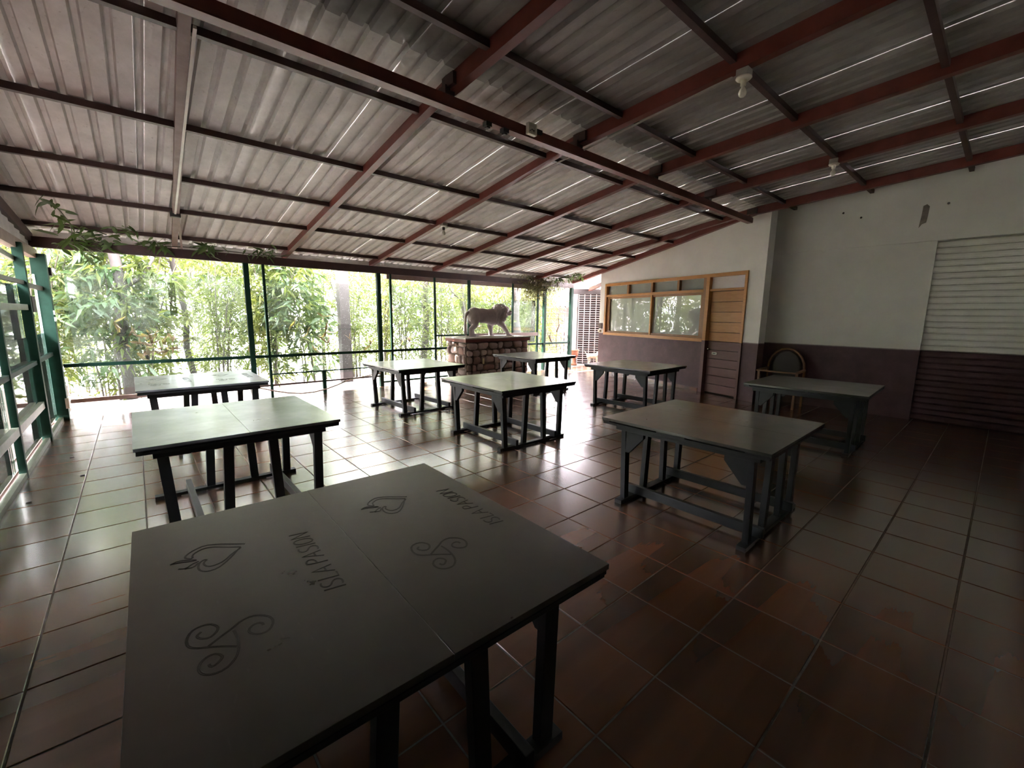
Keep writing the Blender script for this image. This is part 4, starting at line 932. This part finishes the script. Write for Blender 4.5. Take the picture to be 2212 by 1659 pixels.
for i, (x, y, g, row) in enumerate(pos):
    br = (g == 'back' and row == 0 and (0.4 < x < 1.4 or 2.8 < x < 4.8)) or (g == 'back' and row == 1 and i % 4 == 0) or (g == 'left' and i % 4 == 1)
    src = broad[i % 2] if br else protos[i % 3]
    if src.name in usedp: o = copy_tree(src)
    else: o = src; usedp.add(src.name)
    o.location = (x, y, -0.3); s = rf_.uniform(0.85, 1.12); o.scale = (s, s, s * rf_.uniform(0.9, 1.1)); o.rotation_euler = (0, 0, rf_.uniform(0, 2 * PI))
    where = 'behind the back glass wall' if g == 'back' else 'outside the left glass wall'
    if g == 'back' and row == 0:
        lm = LM[min(range(len(LM)), key=lambda q: abs(LM[q][0] - x))]; LM.remove(lm); where = 'in the first row, ' + lm[1]
    if br: tag(o, 'dark broad leaved shrub growing ' + where, 'shrub', 'broad leaved shrubs ' + where)
    else: tag(o, 'tall yellow-green bamboo clump growing ' + where, 'bamboo', 'bamboo clumps ' + where)
# trees with thick trunks among the bamboo
for i, (x, y, r0, lean, lab) in enumerate(((0.75, 7.6, 0.10, 0.05, 'grey tree trunk behind the glass near the far left corner'), (1.9, 8.4, 0.06, -0.1, 'slim grey trunk behind the far left table'), (7.45, 7.9, 0.10, 0.1, 'grey trunk seen left of the lion through the glass'),
        (8.9, 7.5, 0.07, -0.2, 'leaning trunk seen above the lion rump'), (11.0, 7.7, 0.16, 0.0, 'thick trunk behind the dusty pane right of the lion'), (-1.6, 7.9, 0.09, 0.1, 'brown trunk behind the low concrete wall'))):
    pts = [(lean * k * 0.3 + 0.05 * math.sin(k * 2 + i), 0.04 * math.cos(k * 1.7), k * 0.6) for k in range(9)]
    t_ = empty('tree', (x, y, -0.3)); tag(t_, lab, 'tree')
    MB().tube(pts, [r0 * (1.15 - 0.06 * k) for k in range(9)], 10).build('trunk', MAT['trunk'], t_, smooth=True)
    for q in range(4):
        a = 1.7 * q + i; k = 4 + q; b = Vector(pts[k]); MB().tube([b, b + Vector((math.cos(a) * .35, math.sin(a) * .35, .3)), b + Vector((math.cos(a) * .6, math.sin(a) * .6, .8))], [r0 * .5, r0 * .35, r0 * .15], 6).build('branch', MAT['trunk'], t_, smooth=True)
    rg = np.random.default_rng(50 + i); n = 500; bs = rg.normal(size=(n, 3)) * np.array([.6, .6, .45]) + np.array([pts[7][0], 0, 4.4]); dd = rg.normal(size=(n, 3)); dd /= np.linalg.norm(dd, axis=1, keepdims=True); Ln = rg.uniform(.12, .24, n)
    V_, F_ = leaf_quads(bs, dd, Ln, Ln * .3, .2, rg); link('crown', np_mesh('crown', V_, F_, MAT['leaf_dark']), t_)['kind'] = 'stuff'

# leaves creeping in under the eave, far left: every leaf its own part
def one_leaf(name, L_, W_, mat, curl=0.12):
    mb = MB(); n = 5
    for i in range(n + 1):
        t = i / n; wd = W_ * math.sin(PI * min(1, t * 0.92 + 0.06)) ** 0.8 * (1 - 0.35 * t); z = -curl * L_ * t * t
        mb.v += [(L_ * t, -wd / 2, z + wd * .15), (L_ * t, 0, z), (L_ * t, wd / 2, z + wd * .15)]
    for i in range(n):
        for k in range(2): mb.f.append((i * 3 + k, i * 3 + k + 1, (i + 1) * 3 + k + 1, (i + 1) * 3 + k))
    return mb.mesh(name, MAT[mat], True)
lf = [one_leaf('leaf', 0.20, 0.062, 'leaf_in'), one_leaf('leaf', 0.15, 0.052, 'leaf_in', 0.25), one_leaf('leaf', 0.24, 0.066, 'leaf_in', 0.05)]
rv = random.Random(5)
def sprig(label, stems, nleaf, spread):
    r = empty('creeper', stems[0][0]); tag(r, label, 'creeper'); o0 = Vector(stems[0][0])
    for st in stems:
        MB().tube([Vector(p) - o0 for p in st], [0.007] * (len(st) - 1) + [0.002], 5).build('stem', MAT['culm'], r, smooth=True)
    for i in range(nleaf):
        st = stems[rv.randrange(len(stems))]; k = rv.randrange(len(st) - 1); t = rv.random(); p = Vector(st[k]).lerp(Vector(st[k + 1]), t)
        l = link('leaf', lf[rv.randrange(3)], r, p - o0 + Vector((rv.gauss(0, spread), rv.gauss(0, spread), rv.gauss(0, spread * .6))))
        l.rotation_euler = (rv.uniform(-.9, .9), rv.uniform(-0.5, 0.9), rv.uniform(0, 2 * PI)); s = rv.uniform(.7, 1.15); l.scale = (s, s, s)
sprig('green leafy creeper hanging under the eave in the far left corner',
      [[(0.35, 5.9, 2.68), (0.42, 5.4, 2.80), (0.44, 4.9, 2.86), (0.40, 4.4, 2.92), (0.34, 4.1, 2.98)], [(0.35, 5.9, 2.68), (0.7, 5.6, 2.78), (0.95, 5.3, 2.82), (1.1, 5.1, 2.84)], [(0.4, 5.85, 2.72), (0.55, 5.8, 2.62), (0.6, 5.8, 2.45)],
       [(0.3, 5.8, 2.70), (0.6, 5.7, 2.72), (0.9, 5.75, 2.72)]], 130, 0.075)
sprig('thinner line of creeper leaves along the eave over the far left table',
      [[(1.2, 5.95, 2.74), (1.7, 5.85, 2.78), (2.3, 5.85, 2.78), (2.9, 5.85, 2.76), (3.3, 5.85, 2.78)], [(1.3, 5.9, 2.74), (1.45, 5.7, 2.86)], [(2.0, 5.9, 2.74), (2.1, 5.7, 2.84)], [(2.9, 5.9, 2.74), (3.0, 5.65, 2.86)]], 90, 0.07)
rg = np.random.default_rng(77)
tg = empty('dry_creeper_tangle', (10.4, 5.95, 2.5)); tag(tg, 'dark brownish creeper tangle hanging from the eave right of the lion', 'creeper')
n = 2600; bs = rg.normal(size=(n, 3)) * np.array([0.42, 0.12, 0.13]) + np.array([0.0, 0.0, 0.12]); m_ = rg.uniform(size=n) < 0.35; bs[m_] = rg.normal(size=(m_.sum(), 3)) * np.array([0.30, 0.08, 0.16]) + np.array([-0.2, 0.05, -0.1])
dd = rg.normal(size=(n, 3)); dd /= np.linalg.norm(dd, axis=1, keepdims=True); Ln = rg.uniform(.05, .14, n); V_, F_ = leaf_quads(bs, dd, Ln, Ln * .22, .3, rg)
link('tangle', np_mesh('tangle', V_, F_, MAT['leaf_moss']), tg)['kind'] = 'stuff'
for k in range(12):
    a = rv.uniform(-.9, .9); MB().tube([(a, 0, .15), (a + rv.uniform(-.2, .2), .05, -.05), (a + rv.uniform(-.3, .3), .05, -.3 - rv.random() * .3)], 0.004, 4).build('stem', MAT['culm'], tg)
sprig('fresh green creeper tips under the roof above the lattice passage', [[(11.0, 5.7, 2.86), (11.3, 5.4, 2.9), (11.5, 5.2, 2.96)], [(10.8, 5.8, 2.82), (11.1, 5.6, 2.86), (11.4, 5.5, 2.86)]], 60, 0.06)

# dead leaves caught in the mesh behind the panes
dl = [one_leaf('blade', 0.17, 0.07, 'leaf_dead', 0.6), one_leaf('blade', 0.22, 0.06, 'leaf_dead', -0.3)]
spots = [(3.46, 1.52), (4.02, 1.62), (4.06, 1.30), (4.08, 1.05), (4.62, 1.08), (5.62, 1.75), (2.61, 0.93), (3.85, 0.90), (5.85, 1.08), (6.05, 1.02), (0.72, 1.50), (5.05, 0.98), (3.7, 1.3), (8.2, 1.42), (7.9, 1.35)]
DL = ['left one of the pair below the broad leaves', 'topmost one left of the square post', 'middle one left of the square post', 'lower one left of the square post', 'right beside the square post', 'high up by the slim third post', 'at the first green post just over the rail',
      'hanging on the rail above the sagging pipe', 'above the rail behind the middle left table', 'smaller one right of the slim third post', 'high by the grey trunk', 'low one beside the square post', 'small one between the first leaves', 'upper one left of the lion tail', 'lower one left of the lion tail']
for i, (x, z) in enumerate(spots):
    r = empty('dead_leaf', (x, 6.06, z)); tag(r, 'brown dead leaf on the back glass, ' + DL[i], 'leaf', 'dead leaves stuck on the back glass')
    for k in range(rv.randint(2, 4)):
        l = link('blade', dl[k % 2], r); l.rotation_euler = (rv.uniform(-1.5, 1.5), rv.uniform(-2.6, 2.6), rv.uniform(-.5, .5)); s = rv.uniform(.6, 1.1); l.scale = (s, s, s)
nb = empty('dead_leaf_heap', (1.15, 6.10, 1.13)); tag(nb, 'big cluster of brown dead leaves stuck behind the far left pane', 'leaf')
for k in range(46):
    l = link('blade', dl[k % 2], nb, (rv.gauss(0, .20), rv.gauss(0, .02), rv.gauss(0, .11))); l.rotation_euler = (rv.uniform(-2, 2), rv.uniform(-3, 3), rv.uniform(-.6, .6)); s = rv.uniform(.5, 1.0); l.scale = (s, s, s)
# hanging dry pods in the mesh bay
for i, (x, z0, z1) in enumerate(((11.30, 1.75, 0.6), (10.95, 1.1, 0.75))):
    r = empty('dry_vine', (x, 6.02, z1)); tag(r, ('long' if i == 0 else 'short') + ' dry vine with a reddish pod caught in the wire mesh', 'vine')
    MB().tube([(0, 0, 0), (-0.03, 0, (z0 - z1) * .4), (0.06, 0, (z0 - z1) * .7), (0.04, 0, z0 - z1)], 0.008, 5).build('stem', MAT['leaf_dead'], r)
    MB().ell((0.04, 0, (z0 - z1) * .62), (0.03, 0.02, 0.16), Matrix.Rotation(0.5 - i, 3, 'Y'), 8, 6).build('pod', MAT['leaf_dead'], r, smooth=True)
# little things lying on the tiles
for i, (x, y, m_, lab) in enumerate(((0.28, 3.35, 'black', 'dark leaf scrap on the tiles near the left glass'), (0.42, 2.5, 'black', 'second dark leaf scrap on the left tiles'), (0.02 + .1, 1.9, 'black', 'dark crumpled leaf at the left kerb'),
        (3.05, -0.02, 'leaf_dead', 'small reddish pebble on the tiles behind the nearest table'), (2.87, -2.0, 'white_plastic', 'tiny white scrap on the tiles right of the nearest table'))):
    d = MB().ell((0, 0, 0.006), (0.022, 0.015, 0.006), nu=7, nv=4).build('floor_scrap', MAT[m_], loc=(x, y, 0.0)); tag(d, lab, 'litter')
